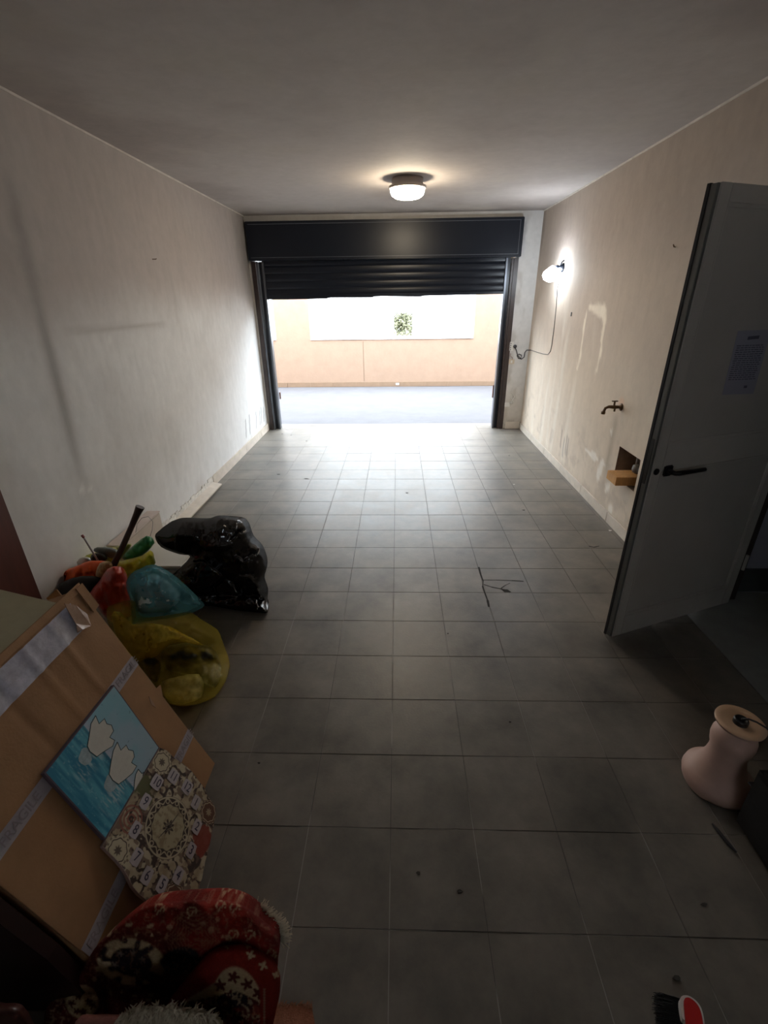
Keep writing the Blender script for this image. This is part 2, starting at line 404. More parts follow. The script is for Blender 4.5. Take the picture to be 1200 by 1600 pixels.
# ---- walls (stains, and some daylight falloff, are painted into the plaster)
WHITE = np.array([.67, .67, .665]); TAN = np.array([.50, .42, .345])
def mixc(a, b, t): return [a[i]*(1-t)+b[i]*t for i in range(3)]
def left_col(Y, Z):
    n = fbm(Y*1.3, Z*1.3, 3); n2 = fbm(Y*6, Z*2, 9); n3 = fbm(Y*25, Z*8, 4)
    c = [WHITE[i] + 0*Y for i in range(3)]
    up = sm(1.45, 1.95, Z+.35*(n-.5)); c = mixc(c, [.42, .365, .335], up*.85)  # browner upper wall; part of the daylight falloff is put into this colour
    # wide sooty streak
    zc = np.array([.5, .733, 1.195, 1.733, 2.174, 2.6]); yc = np.array([2.58, 2.599, 2.63, 2.667, 2.705, 2.74])
    yy = np.interp(Z, zc, yc); s = np.exp(-((Y-yy)/.045)**2)*sm(.55, 1.2, Z)*sm(2.45, 2.1, Z)*(.45+.7*n2)
    s2 = np.exp(-((Y-yy+.04)/.14)**2)*sm(.3, 1., Z)*(.5+.5*n)
    c = mixc(c, [.22, .2, .19], np.clip(s*.62+s2*.18, 0, .8))
    l = np.exp(-((Z-1.60+.02*(Y-3))/.018)**2)*sm(2.7, 3., Y)*sm(4.2, 4.0, Y)*(.3+.9*n3); c = mixc(c, [.26, .23, .21], np.clip(l*.45, 0, .6))
    l = np.exp(-((Y-4.35)/.03)**2)*sm(1.55, 1.6, Z)*sm(2.0, 1.9, Z); c = mixc(c, [.35, .32, .3], l*.25)
    # soot in the far top corner
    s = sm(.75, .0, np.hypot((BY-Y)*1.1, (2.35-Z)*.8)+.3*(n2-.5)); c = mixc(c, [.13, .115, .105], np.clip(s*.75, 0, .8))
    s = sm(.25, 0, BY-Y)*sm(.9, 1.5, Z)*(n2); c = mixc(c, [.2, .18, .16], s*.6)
    m_ = sm(.55, .75, fbm(Y*1.6, Z*1.6, 21)); c = mixc(c, [.46, .44, .42], m_*.25)
    for (y_, h_) in ((5.75, .13), (5.92, .15), (6.22, .12), (6.4, .1), (6.48, .12), (6.6, .1)):     # black scuffs above the skirting
        d = seg(Y, Z, y_-.03, .17, y_+.03, .17+h_+.08); c = mixc(c, [.1, .1, .1], sm(.022, .005, d)*.7)
    for (y_, z_, r_) in ((2.58, .72, .035), (2.66, .70, .025), (3.25, 1.52, .03), (4.1, 1.05, .02)):
        d = np.hypot(Y-y_, Z-z_)+.03*(n3-.5); c = mixc(c, [.75, .75, .73], sm(r_, r_*.5, d)*.8)
    rr = sm(.2, .0, Z-.05)*sm(.45, .6, n2); c = mixc(c, [.5, .46, .42], rr*.5)
    return [x*(.93+.14*n3) for x in c]
def right_col(Y, Z):
    n = fbm(Y*1.3, Z*1.3, 53); n2 = fbm(Y*7, Z*1.2, 59); n3 = fbm(Y*22, Z*7, 54); n4 = fbm(Y*9, Z*9, 61)
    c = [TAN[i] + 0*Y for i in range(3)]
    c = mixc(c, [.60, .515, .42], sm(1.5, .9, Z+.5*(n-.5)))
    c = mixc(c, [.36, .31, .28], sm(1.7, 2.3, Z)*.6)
    c = mixc(c, [.70, .66, .58], sm(.52, .75, n2)*sm(2.2, 1.2, Z)*sm(4.2, 5., Y)*.5)
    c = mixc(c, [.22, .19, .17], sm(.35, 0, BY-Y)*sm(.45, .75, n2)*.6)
    # pale arch left where something stood against the wall
    for (a, b_) in (((4.46, 1.62), (4.78, 1.66)), ((4.40, 1.56), (4.46, 1.64)), ((4.38, 1.3), (4.41, 1.6)), ((4.40, 1.12), (4.38, 1.3)), ((4.84, 1.35), (4.85, 1.6)), ((4.86, 1.1), (4.84, 1.35))):
        d = seg(Y, Z, a[0], a[1], b_[0], b_[1]) + .07*(n3-.5)+.03*(n4-.5); w_ = .055 if a[1] > 1.5 else .02
        c = mixc(c, [.85, .78, .66], sm(w_, w_*.35, d)*.8)
    # peeled patches
    for (y_, z_, a_, b_) in ((3.75, .27, .06, .08), (3.62, .12, .05, .05), (4.15, .42, .22, .03), (3.55, .04, .1, .04), (3.95, .35, .04, .1), (3.87, .72, .03, .03)):
        d = np.hypot((Y-y_)/a_, (Z-z_)/b_)+1.6*(n4-.5); c = mixc(c, [.78, .74, .68], sm(1., .8, d)*.85)
    # dark drip under the tap, black scuffs, dirt
    s = np.exp(-((Y-3.83)/.045)**2)*sm(.93, .8, Z)*sm(.1, .5, Z)*(.3+n3); c = mixc(c, [.22, .18, .13], np.clip(s*.6, 0, .7))
    for (y_, z_) in ((4.78, .3), (4.83, .32), (4.9, .27), (5.0, .33)):
        d = seg(Y, Z, y_, z_-.09, y_+.02, z_+.09); c = mixc(c, [.15, .13, .12], sm(.022, .006, d)*.6)
    s = sm(.13, .02, Z)*(n3); c = mixc(c, [.2, .16, .12], s*.7)
    s = sm(.6, .68, n4)*sm(.9, .3, Z); c = mixc(c, [.36, .3, .25], s*.35)
    d = np.hypot(Y-3.80, Z-.97)+.04*(n4-.5); c = mixc(c, [.62, .42, .3], sm(.06, .03, d)*.7)
    return [x*(.93+.14*n3) for x in c]
def ceil_col(X, Y):
    n = fbm(X*1.1, Y*1.1, 71); n2 = fbm(X*3, Y*3, 73); n3 = fbm(X*14, Y*14, 77)
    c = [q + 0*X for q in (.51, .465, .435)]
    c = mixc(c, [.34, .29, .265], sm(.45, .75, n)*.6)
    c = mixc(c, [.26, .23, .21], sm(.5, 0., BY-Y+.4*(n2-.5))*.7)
    c = mixc(c, [.5, .46, .4], sm(.55, .8, n2)*.4)
    return [x*(.95+.1*n3) for x in c]
def pier_col(X, Z):
    n = fbm(X*9, Z*4, 91); n3 = fbm(X*25, Z*25, 93)
    c = [q + 0*X for q in (.62, .615, .61)]
    c = mixc(c, [.3, .27, .24], sm(.55, .75, n)*.4)
    c = mixc(c, [.48, .42, .34], sm(1.0, .1, Z)*.6)
    c = mixc(c, [.2, .16, .12], sm(.15, .0, Z-.05)*sm(.4, .6, n3)*.7)
    return [x*(.93+.14*n3) for x in c]
zs = np.linspace(0, CZ, 110)
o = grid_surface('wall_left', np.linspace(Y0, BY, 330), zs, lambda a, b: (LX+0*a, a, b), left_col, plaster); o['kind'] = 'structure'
NY0, NY1, NZ0, NZ1 = 3.32, 3.68, .40, .65           # niche
DY0, DY1, DZ = 1.45, 2.50, 2.16                     # side doorway
us = np.unique(np.concatenate([np.linspace(Y0, BY, 330), [NY0, NY1, DY0, DY1]])); vz = np.unique(np.concatenate([zs, [NZ0, NZ1, DZ]]))
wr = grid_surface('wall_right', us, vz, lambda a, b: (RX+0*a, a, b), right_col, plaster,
                  skip=lambda a, b: ((a > NY0) & (a < NY1) & (b > NZ0) & (b < NZ1)) | ((a > DY0) & (a < DY1) & (b < DZ))); wr['kind'] = 'structure'
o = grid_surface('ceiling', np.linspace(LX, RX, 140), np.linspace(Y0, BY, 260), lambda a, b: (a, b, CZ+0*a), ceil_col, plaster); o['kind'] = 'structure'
o = grid_surface('wall_back', np.linspace(1.535, RX, 16), np.linspace(0, CZ, 150), lambda a, b: (a, BY+0*a, b), pier_col, plaster); o['kind'] = 'structure'
pl2 = mat('plaster_plain', (.56, .54, .51), .85, var=.1, vscale=7, bump=.2, bscale=40)
mb = MB(); mb.box((LX-.1, BY+.002, 2.6), (RX+.1, BY+.24, CZ+.1)); mb.box((LX-.1, BY+.002, 0), (-1.885, BY+.24, 2.62)); mb.box((1.545, BY+.003, 0), (RX+.1, BY+.24, 2.62))
o = mb.done('wall_front', pl2); o['kind'] = 'structure'
mb = MB(); mb.box((LX-.25, Y0, -.2), (LX-.003, BY+.24, CZ+.1)); mb.box((LX-.25, Y0-.2, -.2), (.1, Y0, CZ+.1)); mb.box((.65, Y0-.2, -.2), (3.7, Y0, CZ+.1)); mb.box((.1, Y0-.2, -.2), (.65, Y0, 1.7)); mb.box((.1, Y0-.2, 2.1), (.65, Y0, CZ+.1)); mb.box((LX-.25, Y0-.2, CZ+.003), (3.7, BY+.3, CZ+.2))
mb.box((RX+.003, NY1+.001, -.2), (RX+.30, BY+.24, CZ)); mb.box((RX+.003, DY1, -.2), (RX+.30, NY0-.001, CZ)); mb.box((RX+.003, NY0-.001, NZ1+.001), (RX+.3, NY1+.001, CZ)); mb.box((RX+.003, NY0-.001, -.2), (RX+.3, NY1+.001, NZ0-.001))
mb.box((RX+.16, NY0-.001, NZ0-.001), (RX+.3, NY1+.001, NZ1+.001))
mb.box((RX+.003, DY0, DZ), (RX+.30, DY1, CZ)); mb.box((RX+.003, Y0, -.2), (RX+.30, DY0, CZ))
o = mb.done('wall_core', mat('raw_wall', (.26, .2, .17), .95, var=.3, vscale=9)); o['kind'] = 'structure'
wf = thing('fill_window', None, None, (.37, Y0-.1, 1.7)); wf['kind'] = 'structure'  # window added in the unseen rear wall to brighten door and foreground
for a, b in (((.1, 0, 1.70), (.65, 0, 1.73)), ((.1, 0, 2.07), (.65, 0, 2.1)), ((.1, 0, 1.73), (.13, 0, 2.07)), ((.62, 0, 1.73), (.65, 0, 2.07))):
    part_at(MB().box((a[0], Y0-.13, a[2]), (b[0], Y0-.08, b[2])).done('frame_bar', mat('frame_white', (.6, .6, .58), .5), wf), wf)
# thin unpainted line where left wall and right wall meet the ceiling
lt = mat('joint_white', (.66, .62, .57), .9, var=.15, vscale=10)
o = MB().box((LX-.001, Y0, CZ-.012), (LX+.006, BY, CZ+.001)).done('trim_2', lt); o['kind'] = 'structure'
o = MB().box((RX-.006, Y0, CZ-.012), (RX+.001, BY, CZ+.001)).done('trim_3', lt); o['kind'] = 'structure'
# adjoining passage seen past the door
pw = mat('passage_wall', (.30, .29, .33), .9, var=.08); 
mb = MB(); mb.box((RX+.3, 2.60, -.2), (3.6, 2.75, CZ)); mb.box((3.6, Y0, -.2), (3.7, 2.75, CZ))
o = mb.done('wall_passage', pw); o['kind'] = 'structure'
o = MB().box((RX+.31, 2.585, 0), (3.6, 2.60, .17), bev=.003).done('baseboard_passage', mat('dark_green_skirting', (.06, .07, .065), .5)); o['kind'] = 'structure'
pf = mat('passage_floor_stone', (.27, .27, .25), .5, var=.12, vscale=9)
o = MB().box((1.7455, DY0-.3, -.2), (3.6, 2.585, .0)).done('floor_passage', pf); o['kind'] = 'structure'
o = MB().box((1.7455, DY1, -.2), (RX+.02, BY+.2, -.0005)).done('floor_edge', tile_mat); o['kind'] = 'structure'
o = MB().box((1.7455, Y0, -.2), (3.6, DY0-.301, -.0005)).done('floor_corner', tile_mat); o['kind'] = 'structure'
# skirtings: each tile of the run is a part
skm = mat('skirting_cream', (.56, .5, .43), .5, var=.12, vscale=10, rand=.05)
bl = thing('baseboard_left', None, None, (LX, 5, 0)); bl['kind'] = 'structure'
yj = [at(325, 766, 0, LX)[1], at(384, 709, 0, LX)[1], 5.98, BY-.01]
y1_ = float(fl(331, 764)[1]); y2_ = float(fl(385, 709)[1])
def joint_y(px, py):
    return float(at(px, py, 0, LX+.014)[1])
ya = joint_y(332, 742); yb = joint_y(385, 700)
cuts = [ya, yb, yb+.72, BY-.02]
for a, b in zip(cuts, cuts[1:]):
    part_at(MB().box((LX+.001, a+.003, .0), (LX+.016, b-.003, .105), bev=.0015).done('skirting_tile', skm, bl), bl)
# loosened near piece, its broken mortar bed and the next pieces behind the bags
Ml = Matrix.Translation((LX+.085, ya-.02, 0)) @ Matrix.Rotation(-.02, 4, 'Z') @ Matrix.Rotation(math.radians(78), 4, 'Y')
mb = MB().box((-.1, -1.0, 0), (0, -.0, .014), bev=.0015, M=Matrix.Translation((LX+.10, ya-.01, .016)) @ Matrix.Rotation(math.radians(12), 4, 'Y'))
part_at(mb.done('loose_tile', skm, bl), bl)['label'] = 'skirting tile fallen flat from the wall'
mb = MB(); rnd = random.Random(5); yy = ya
pm = mat('mortar', (.66, .64, .6), .95, var=.2, vscale=30)
while yy > ya-1.25:
    l = rnd.uniform(.02, .06); mb.box((LX+.001, yy-l, .001), (LX+rnd.uniform(.008, .011), yy+.003, rnd.uniform(.08, .115)), bev=.002); yy -= l
part_at(mb.done('mortar_bed', pm, bl), bl)
br = thing('baseboard_right', None, None, (RX, 5, 0)); br['kind'] = 'structure'
yy = BY-.02
while yy > 2.52:
    a = max(yy-.62, 2.505)
    part_at(MB().box((RX-.014, a+.003, .0), (RX-.001, yy-.003, .088), bev=.0015).done('skirting_tile', skm, br), br); yy = a
    if yy <= 2.51: break
part_at(MB().box((RX-.22, BY-.012, .0), (RX-.016, BY-.001, .1), bev=.0015).done('skirting_tile', skm, br), br)

# ================================================================ ROLLER SHUTTER
blk = mat('shutter_black', (.006, .009, .017), .33, spec=.35)
brn = mat('guide_brown', (.035, .022, .02), .4, var=.2)
stl = mat('guide_steel', (.12, .13, .15), .35, metal=.6)
sh = thing('roller_shutter', 'black metal roller shutter half raised over the garage opening', 'shutter', (-.17, BY, 0))
def P(o): return part_at(o, sh)
fy = BY-.02
mb = MB(); mb.box((-1.893, fy-.05, 2.205), (1.548, BY+.2, 2.635), bev=.006); P(mb.done('shutter_box', blk, sh))
mb = MB()
for a, b in (((-1.86, fy-.054, 2.60), (1.51, fy-.05, 2.606)), ((1.50, fy-.054, 2.235), (1.506, fy-.05, 2.60)), ((-1.86, fy-.054, 2.235), (1.51, fy-.05, 2.241))): mb.box(a, b)
P(mb.done('box_seam', mat('seam_grey', (.09, .1, .12), .3), sh))
def zline(x): return 1.755+(x+1.705)/3.1*.025
zs_ = np.linspace(2.24, 1.80, 6)
for k in range(5):
    z1, z0 = zs_[k], zs_[k+1]; mb = MB(); n = 6; rows = []
    for x in (-1.76, 1.45):
        dz = (zline(x)-1.768)*(k/5)
        ez = dz+(zline(x)-1.768)*.2
        rows.append([mb.bm.verts.new((x, BY+.055-.008*math.sin(math.pi*q/n)**.5, z1+dz+(z0+ez-z1-dz)*q/n)) for q in range(n+1)]
                    + [mb.bm.verts.new((x, BY+.07, z0+ez-.004)), mb.bm.verts.new((x, BY+.07, z1+dz))])
    N_ = len(rows[0])
    for q in range(N_): mb.bm.faces.new((rows[0][q], rows[0][(q+1) % N_], rows[1][(q+1) % N_], rows[1][q]))
    mb.bm.faces.new(rows[0]); mb.bm.faces.new(rows[1][::-1]); P(mb.done('slat', blk, sh, smooth=False))
mb = MB(); a = [(-1.76, zline(-1.76)), (-1.5, zline(-1.5)-.004), (-.95, zline(-.95)-.006), (-.9, zline(-.9)+.006), (-.35, zline(-.35)-.004), (-.3, zline(-.3)+.008), (-.2, zline(-.2)+.01), (.1, zline(.1)), (.3, zline(.3)-.006), (.35, zline(.35)+.004), (1.45, zline(1.45)+.006)]
for (x, z), (x2, z2) in zip(a, a[1:]):
    mb.poly([(x, BY+.03, z), (x2, BY+.03, z2), (x2, BY+.03, 1.812+.01*(x2/3)), (x, BY+.03, 1.812+.01*(x/3))], (0, 1, 0), .045)
P(mb.done('bottom_rail', blk, sh))
for s, x0 in ((-1, -1.885), (1, 1.535)):           # guides: flange, channel, rear post
    d = -s
    def bx(a, b, y0, y1, z1=2.2): 
        return MB().box((min(x0+d*a, x0+d*b), y0, .0), (max(x0+d*a, x0+d*b), y1, z1), bev=.003)
    P(bx(.0, .055, BY-.012, BY+.02).done('guide_flange', brn, sh))
    P(bx(.058, .082, BY+.0, BY+.12).done('guide_lip', stl if s < 0 else brn, sh))
    P(bx(.085, .125, BY+.045, BY+.10).done('guide_channel', blk, sh))
    P(bx(.126, .15, BY+.02, BY+.12).done('guide_inner_lip', stl, sh))
P(MB().box((1.375, BY+.125, .42), (1.40, BY+.16, .60), bev=.004).done('latch_plate', mat('latch_rust', (.12, .05, .03), .6), sh))
P(MB().box((-1.73, BY+.125, .42), (-1.715, BY+.16, .52), bev=.004).done('latch_plate', mat('latch_rust', (.12, .05, .03), .6), sh))

# ================================================================ LAMPS
cl = thing('ceiling_lamp', 'round white bulkhead lamp glowing on the ceiling near the shutter', 'lamp', (.088, 4.93, CZ))
M0 = Matrix.Translation((0, 0, 0))
part_at(MB().lathe([(.001, 0), (.135, 0), (.14, -.02), (.135, -.045), (.165, -.06), (.168, -.075), (.155, -.08), (.001, -.078)], 40).done('lamp_base', mat('lamp_grey', (.34, .3, .28), .5), cl, smooth=True), cl).matrix_parent_inverse = Matrix()
o = MB().lathe([(.15, -.079), (.152, -.095), (.14, -.125), (.11, -.145), (.06, -.155), (.001, -.157)], 40).done('diffuser', mat('lamp_glow', (.9, .85, .7), .4, emit=(1, .84, .62), estr=40), cl, smooth=True)
wl = thing('wall_lamp', 'small black wall lamp with a dazzling white bulb on the right wall', 'lamp', (RX, 5.72, 2.03))
MB().lathe([(.001, 0), (.045, 0), (.045, .012), (.03, .02), (.02, .05), (.001, .05)], 20, M=Matrix.Rotation(-math.pi/2, 4, 'Y')).done('lamp_mount', blk, wl, smooth=True)
MB().tube([(-.04, 0, 0), (-.06, .0, .015), (-.09, .0, .0)], .014, 8).tube([(-.035, 0, .01), (-.03, -.02, .05), (-.01, -.03, .07)], .008, 6).done('lamp_neck', blk, wl, smooth=True)
MB().lathe([(.02, 0), (.03, -.01), (.045, -.04), (.06, -.075), (.055, -.105), (.03, -.125), (.001, -.13)], 24, M=Matrix.Translation((-.095, .0, .01)) @ Matrix.Rotation(math.radians(28), 4, 'Y') @ Matrix.Scale(1.2, 4)).done('bulb', mat('bulb_glow', (1, 1, 1), .3, emit=(.80, .90, 1.0), estr=38), wl, smooth=True)

# cable from the lamp to the socket on the pier
def rp(x, y, off=.004): return at(x, y, 0, RX-off)
def bp(x, y, off=.004): return at(x, y, 1, BY-off)
cab = mat('cable_black', (.02, .02, .025), .5)
cp = [wl.location + Vector((-.01, 0, -.03))] + [V(rp(*q)) for q in ((871, 450), (869, 480), (866, 510), (862, 540), (860, 549), (856, 554), (848, 553), (838, 550), (829, 547))]
cp += [V(p_) for p_ in (bp(823, 547), bp(820, 551), bp(819, 558), bp(815, 561), bp(810, 560), bp(808, 556), bp(811, 553, .008), bp(815, 555, .008), bp(814, 560, .012), bp(809, 556, .012), bp(807, 548), bp(805, 543, .01))]
o = MB().tube(cp[:10], .0035, 6).tube(cp[9:], .006, 6).done('lamp_cable', cab, smooth=True); tag(o, 'thin black cable looping from the wall lamp down to the socket', 'cable')
so = thing('wall_socket', 'white vertical socket strip with black plug beside the shutter', 'socket', bp(799, 541, 0))
wp = mat('white_plastic', (.7, .69, .66), .4)
c = so.location
def Pw(o, r): return part_at(o, r)
Pw(MB().box((c.x-.03, BY-.012, c.z-.06), (c.x+.03, BY-.0015, c.z+.06), bev=.004).done('plate', wp, so), so)
mb = MB()
for k in range(4): mb.box((c.x-.016, BY-.0135, c.z-.05+k*.026), (c.x-.006, BY-.0121, c.z-.036+k*.026))
Pw(mb.done('pin_hole', cab, so), so); q = bp(804, 541, 0)
pgo = MB().lathe([(.001, 0), (.022, 0), (.024, .02), (.018, .035), (.001, .04)], 16, M=Matrix.Translation((q[0], BY-.0135, q[2])) @ Matrix.Rotation(math.pi/2, 4, 'X')).done('plug', cab, smooth=True); tag(pgo, 'round black plug in the strip socket beside the shutter', 'plug')
q = bp(799, 565, 0)
sw = thing('wall_switch', 'cream switch plate low on the pier below the black plug', 'switch', q)
crm = mat('cream_plastic', (.55, .47, .36), .5)
Pw(MB().box((q[0]-.04, BY-.010, q[2]-.032), (q[0]+.04, BY-.0015, q[2]+.032), bev=.003).done('plate', crm, sw), sw)
Pw(MB().box((q[0]-.012, BY-.0135, q[2]-.018), (q[0]+.012, BY-.0101, q[2]+.018), bev=.002).done('rocker', wp, sw), sw)
q = bp(793, 632, 0)
jb = thing('junction_box', 'small pale outlet box with white wires near the pier foot', 'outlet', q)
Pw(MB().box((q[0]-.045, BY-.012, q[2]-.03), (q[0]+.03, BY-.0015, q[2]+.03), bev=.003).done('box', wp, jb), jb)
mb = MB(); mb.tube([bp(796, 630, .012), bp(801, 625, .03), bp(804, 620, .03), bp(801, 614, .02), bp(799, 621, .02), bp(802, 628, .03), bp(798, 630, .012)], .005, 6).tube([bp(801, 624, .012), bp(800, 612, .008), bp(801, 606, .008)], .003, 6)
Pw(mb.done('wire', wp, jb, smooth=True), jb)
Pw(MB().tube([bp(798, 552, .008), bp(797, 556, .02), bp(801, 559, .015), bp(800, 562, .008)], .003, 6).done('wire', mat('wire_red', (.2, .08, .05), .5), sw, smooth=True), sw)

# tap
tp = V(rp(971, 636, 0)); tap = thing('wall_tap', 'old brown brass tap sticking out of the right wall', 'tap', tp)
brs = mat('tap_brass', (.13, .08, .045), .4, metal=.7, var=.3, vscale=60)
MB().lathe([(.001, 0), (.03, 0), (.03, .006), (.014, .012), (.012, .03), (.001, .03)], 16, M=Matrix.Rotation(-math.pi/2, 4, 'Y')).done('flange', brs, tap, smooth=True)
MB().tube([(-.02, 0, 0), (-.06, 0, 0), (-.10, .0, .003), (-.125, .0, -.008), (-.135, .0, -.04)], [.013, .015, .012, .011, .011], 10).lathe([(.001, -.055), (.016, -.055), (.017, -.035), (.001, -.035)], 12, M=Matrix.Translation((-.136, .0, 0))).done('spout', brs, tap, smooth=True)
MB().tube([(-.06, 0, .01), (-.06, 0, .045)], .008, 8).box((-.085, -.008, .043), (-.035, .008, .052), bev=.003).done('tap_handle', brs, tap)
MB().tube([(-.05, 0, -.01), (-.05, 0, -.035)], .008, 8).done('drain_stub', brs, tap)
# niche contents
nt = thing('meter_pipe', 'dark pipe fittings inside the square hole in the right wall', 'pipe', (RX+.1, 3.5, NZ0))
MB().tube([(0, .02, 0), (0, .02, .10), (-.02, -.03, .13), (-.03, -.12, .13)], .022, 10).done('pipe', mat('pipe_dark', (.03, .028, .03), .4), nt, smooth=True)
MB().lathe([(.001, -.02), (.038, -.02), (.045, 0), (.04, .03), (.02, .04), (.001, .04)], 16, M=Matrix.Translation((-.02, -.02, .12))).done('valve', mat('pipe_grey', (.12, .11, .1), .5), nt, smooth=True)
MB().tube([(-.0, .05, .1), (-.0, .05, .24)], .012, 8).done('riser', mat('pipe_pale', (.3, .28, .26), .5), nt, smooth=True)
# wooden block stuck in the niche
kA = onplane(956, 740, np.array([RX-.10, 0, 0]), np.array([1., 0, 0]))
wbm = mat('raw_wood', (.52, .27, .09), .7, var=.2, vscale=12, aniso=(4, 4, 1))
o = MB().box((RX-.095, 3.43, .405), (RX+.12, 3.60, .475), bev=.003).done('wood_block', wbm); tag(o, 'raw orange wooden block jutting from the square wall hole', 'wood block')
# nails
o = MB().tube([rp(1055, 386, 0), rp(1053, 385.5, .03), rp(1052, 382, .034)], .0035, 6).done('nail', brs); tag(o, 'bent nail in the right wall near the door top', 'nail')
q = at(238, 405, 0, LX); o = MB().tube([q, q+np.array([.03, 0, 0]), q+np.array([.034, -.0, .006])], .003, 6).done('nail', brs); tag(o, 'lone small nail high on the left wall', 'nail')
q = rp(893, 491, 0); o = MB().box((RX-.006, q[1]-.012, q[2]-.02), (RX-.0005, q[1]+.012, q[2]+.02), bev=.002).done('wall_plug', cab); tag(o, 'small black wall plug beside the pale arched stain', 'wall plug')

# ================================================================ DOOR
N0 = fl(953, 997, .01); Hg = fl(1138, 942, .01); dv = Hg-N0; DW = float(np.hypot(dv[0], dv[1])); ang = math.atan2(-dv[1], -dv[0])
# local frame: origin at the hinge, +x towards the free edge, camera side = -y or +y
door = thing('door_1', None, None, (Hg[0], Hg[1], 0), ang); door['kind'] = 'structure'
cs_ = (Matrix.Rotation(-ang, 3, 'Z') @ Vector((-Hg[0], -Hg[1], 0))).y; sd = 1 if cs_ > 0 else -1   # sd*y is the camera side
dm = mat('door_paint', (.50, .46, .41), .45, var=.06, vscale=4, bump=.08, bscale=25); dm2 = mat('door_panel', (.45, .415, .37), .5, var=.06, vscale=3)
dk = mat('door_seal', (.02, .02, .022), .6); TH = .045; z0, z1 = .012, 2.135
def db(x0_, x1_, y0_, y1_, za, zb, bev=.003):
    a = sorted((-sd*y0_, -sd*y1_)); return MB().box((x0_, a[0], za), (x1_, a[1], zb), bev=bev)   # y measured from camera face backwards
for n_, a, b, za, zb in (('stile', DW-.075, DW-.016, z0, z1), ('stile', .0, .065, z0, z1)): db(a, b, 0, TH, za, zb).done(n_, dm, door)
for za, zb in ((z0, z0+.13), (.985, 1.115), (z1-.065, z1)): db(.065, DW-.075, 0.001, TH-.002, za, zb).done('rail', dm, door)
for za, zb in ((z0+.13, .985), (1.115, z1-.065)): db(.065, DW-.075, .010, TH-.01, za, zb, 0).done('panel', dm2, door)
for za, zb in ((z0+.13, .985), (1.115, z1-.065)):
    mb = MB(); a, b = .066, DW-.076
    for (xa, xb, zc, zd) in ((a, b, za, za+.012), (a, b, zb-.012, zb), (a, a+.012, za, zb), (b-.012, b, za, zb)):
        yy = sorted((-sd*.003, -sd*.011)); mb.box((xa, yy[0], zc), (xb, yy[1], zd), bev=.002)
    mb.done('bead', dm, door)
mb = MB(); db(DW-.016, DW-.001, .004, TH-.004, z0+.004, z1-.003, .002).done('edge_channel', mat('edge_alu', (.18, .18, .17), .4, metal=.5), door)
db(DW-.010, DW+.003, TH-.014, TH+.001, z0, z1, .001).done('seal', dk, door)
yy = sorted((-sd*.012, -sd*(TH-.012)))
MB().box((DW-.002, yy[0], .93), (DW+.0015, yy[1], 1.15), bev=.001).done('lock_plate', mat('lock_steel', (.08, .08, .08), .4, metal=.8), door)
hm = mat('handle_black', (.012, .012, .013), .35)
hz = onplane(1042, 735, N0, np.array([-dv[1], dv[0], 0])/DW); hl = Matrix.Rotation(-ang, 3, 'Z') @ (V(hz)-Vector((Hg[0], Hg[1], 0)))
hz2 = onplane(1085, 733, N0, np.array([-dv[1], dv[0], 0])/DW); hl2 = Matrix.Rotation(-ang, 3, 'Z') @ (V(hz2)-Vector((Hg[0], Hg[1], 0)))
hr = MB().box((hl.x-.028, min(0, sd*.012), hl.z-.028), (hl.x+.028, max(0, sd*.012), hl.z+.028), bev=.006).done('handle', hm, door)
MB().tube([(hl.x, sd*.01, hl.z), (hl.x, sd*.045, hl.z), (hl.x-.02, sd*.052, hl.z), (hl2.x, sd*.052, hl.z-.003)], [.012, .011, .012, .010], 10).done('lever', hm, hr, smooth=True)
kz = onplane(1025, 737, N0, np.array([-dv[1], dv[0], 0])/DW); kl = Matrix.Rotation(-ang, 3, 'Z') @ (V(kz)-Vector((Hg[0], Hg[1], 0)))
MB().lathe([(.001, 0), (.016, 0), (.016, .005), (.001, .006)], 16, M=Matrix.Translation((kl.x, 0, kl.z)) @ Matrix.Rotation(-sd*math.pi/2, 4, 'X')).done('keyhole', hm, door)
for z in (.3, 1.1, 1.85): MB().tube([(-.012, sd*.006, z-.05), (-.012, sd*.006, z+.05)], .009, 8).done('hinge', dm, door)
# door frame in the reveal
dfr = thing('trim_4', None, None, (RX+.30, DY1, 0)); dfr['kind'] = 'structure'
fm = mat('frame_dark', (.05, .035, .03), .5)
part_at(MB().box((2.03, 2.500, 0), (2.13, 2.56, 2.2), bev=.003).done('jamb', fm, dfr), dfr)
part_at(MB().box((2.03, 1.45, 0), (2.13, 1.50, 2.2), bev=.003).done('jamb', fm, dfr), dfr)
# paper notice on the door
nn = np.array([dv[1], -dv[0], 0])/DW
if nn @ (C_-N0) < 0: nn = -nn
npx = [(1153, 517), (1205, 515), (1177, 615), (1128, 617)]
pp = N0 - nn*.010
nt_ = [onplane(x, y, pp+nn*.0015, nn) for x, y in npx]
no = thing('paper_notice', 'curling white sheet of printed notice taped to the door', 'notice', nt_[3])
part_at(MB().poly(nt_, nn, .0012).done('sheet', mat('paper', (.34, .33, .40), .8), no), no)
def nmap(u, v): 
    a = nt_[0]*(1-u)+nt_[1]*u; b = nt_[3]*(1-u)+nt_[2]*u; return a*(1-v)+b*v + nn*.0014
mb = MB(); rnd = random.Random(8)
mb.poly([nmap(.34, .09), nmap(.68, .08), nmap(.68, .13), nmap(.34, .14)], nn, .0004)
for k in range(17):
    v = .22+k*.033; u = .06+rnd.uniform(0, .03)
    while u < .88:
        w = rnd.uniform(.05, .14); mb.poly([nmap(u, v), nmap(min(u+w, .92), v), nmap(min(u+w, .92), v+.013), nmap(u, v+.013)], nn, .0004); u += w+.025
mb.poly([nmap(.62, .86), nmap(.72, .86), nmap(.72, .9), nmap(.62, .9)], nn, .0004)
part_at(mb.done('print', mat('ink', (.10, .10, .14), .8), no), no)['kind'] = 'stuff'

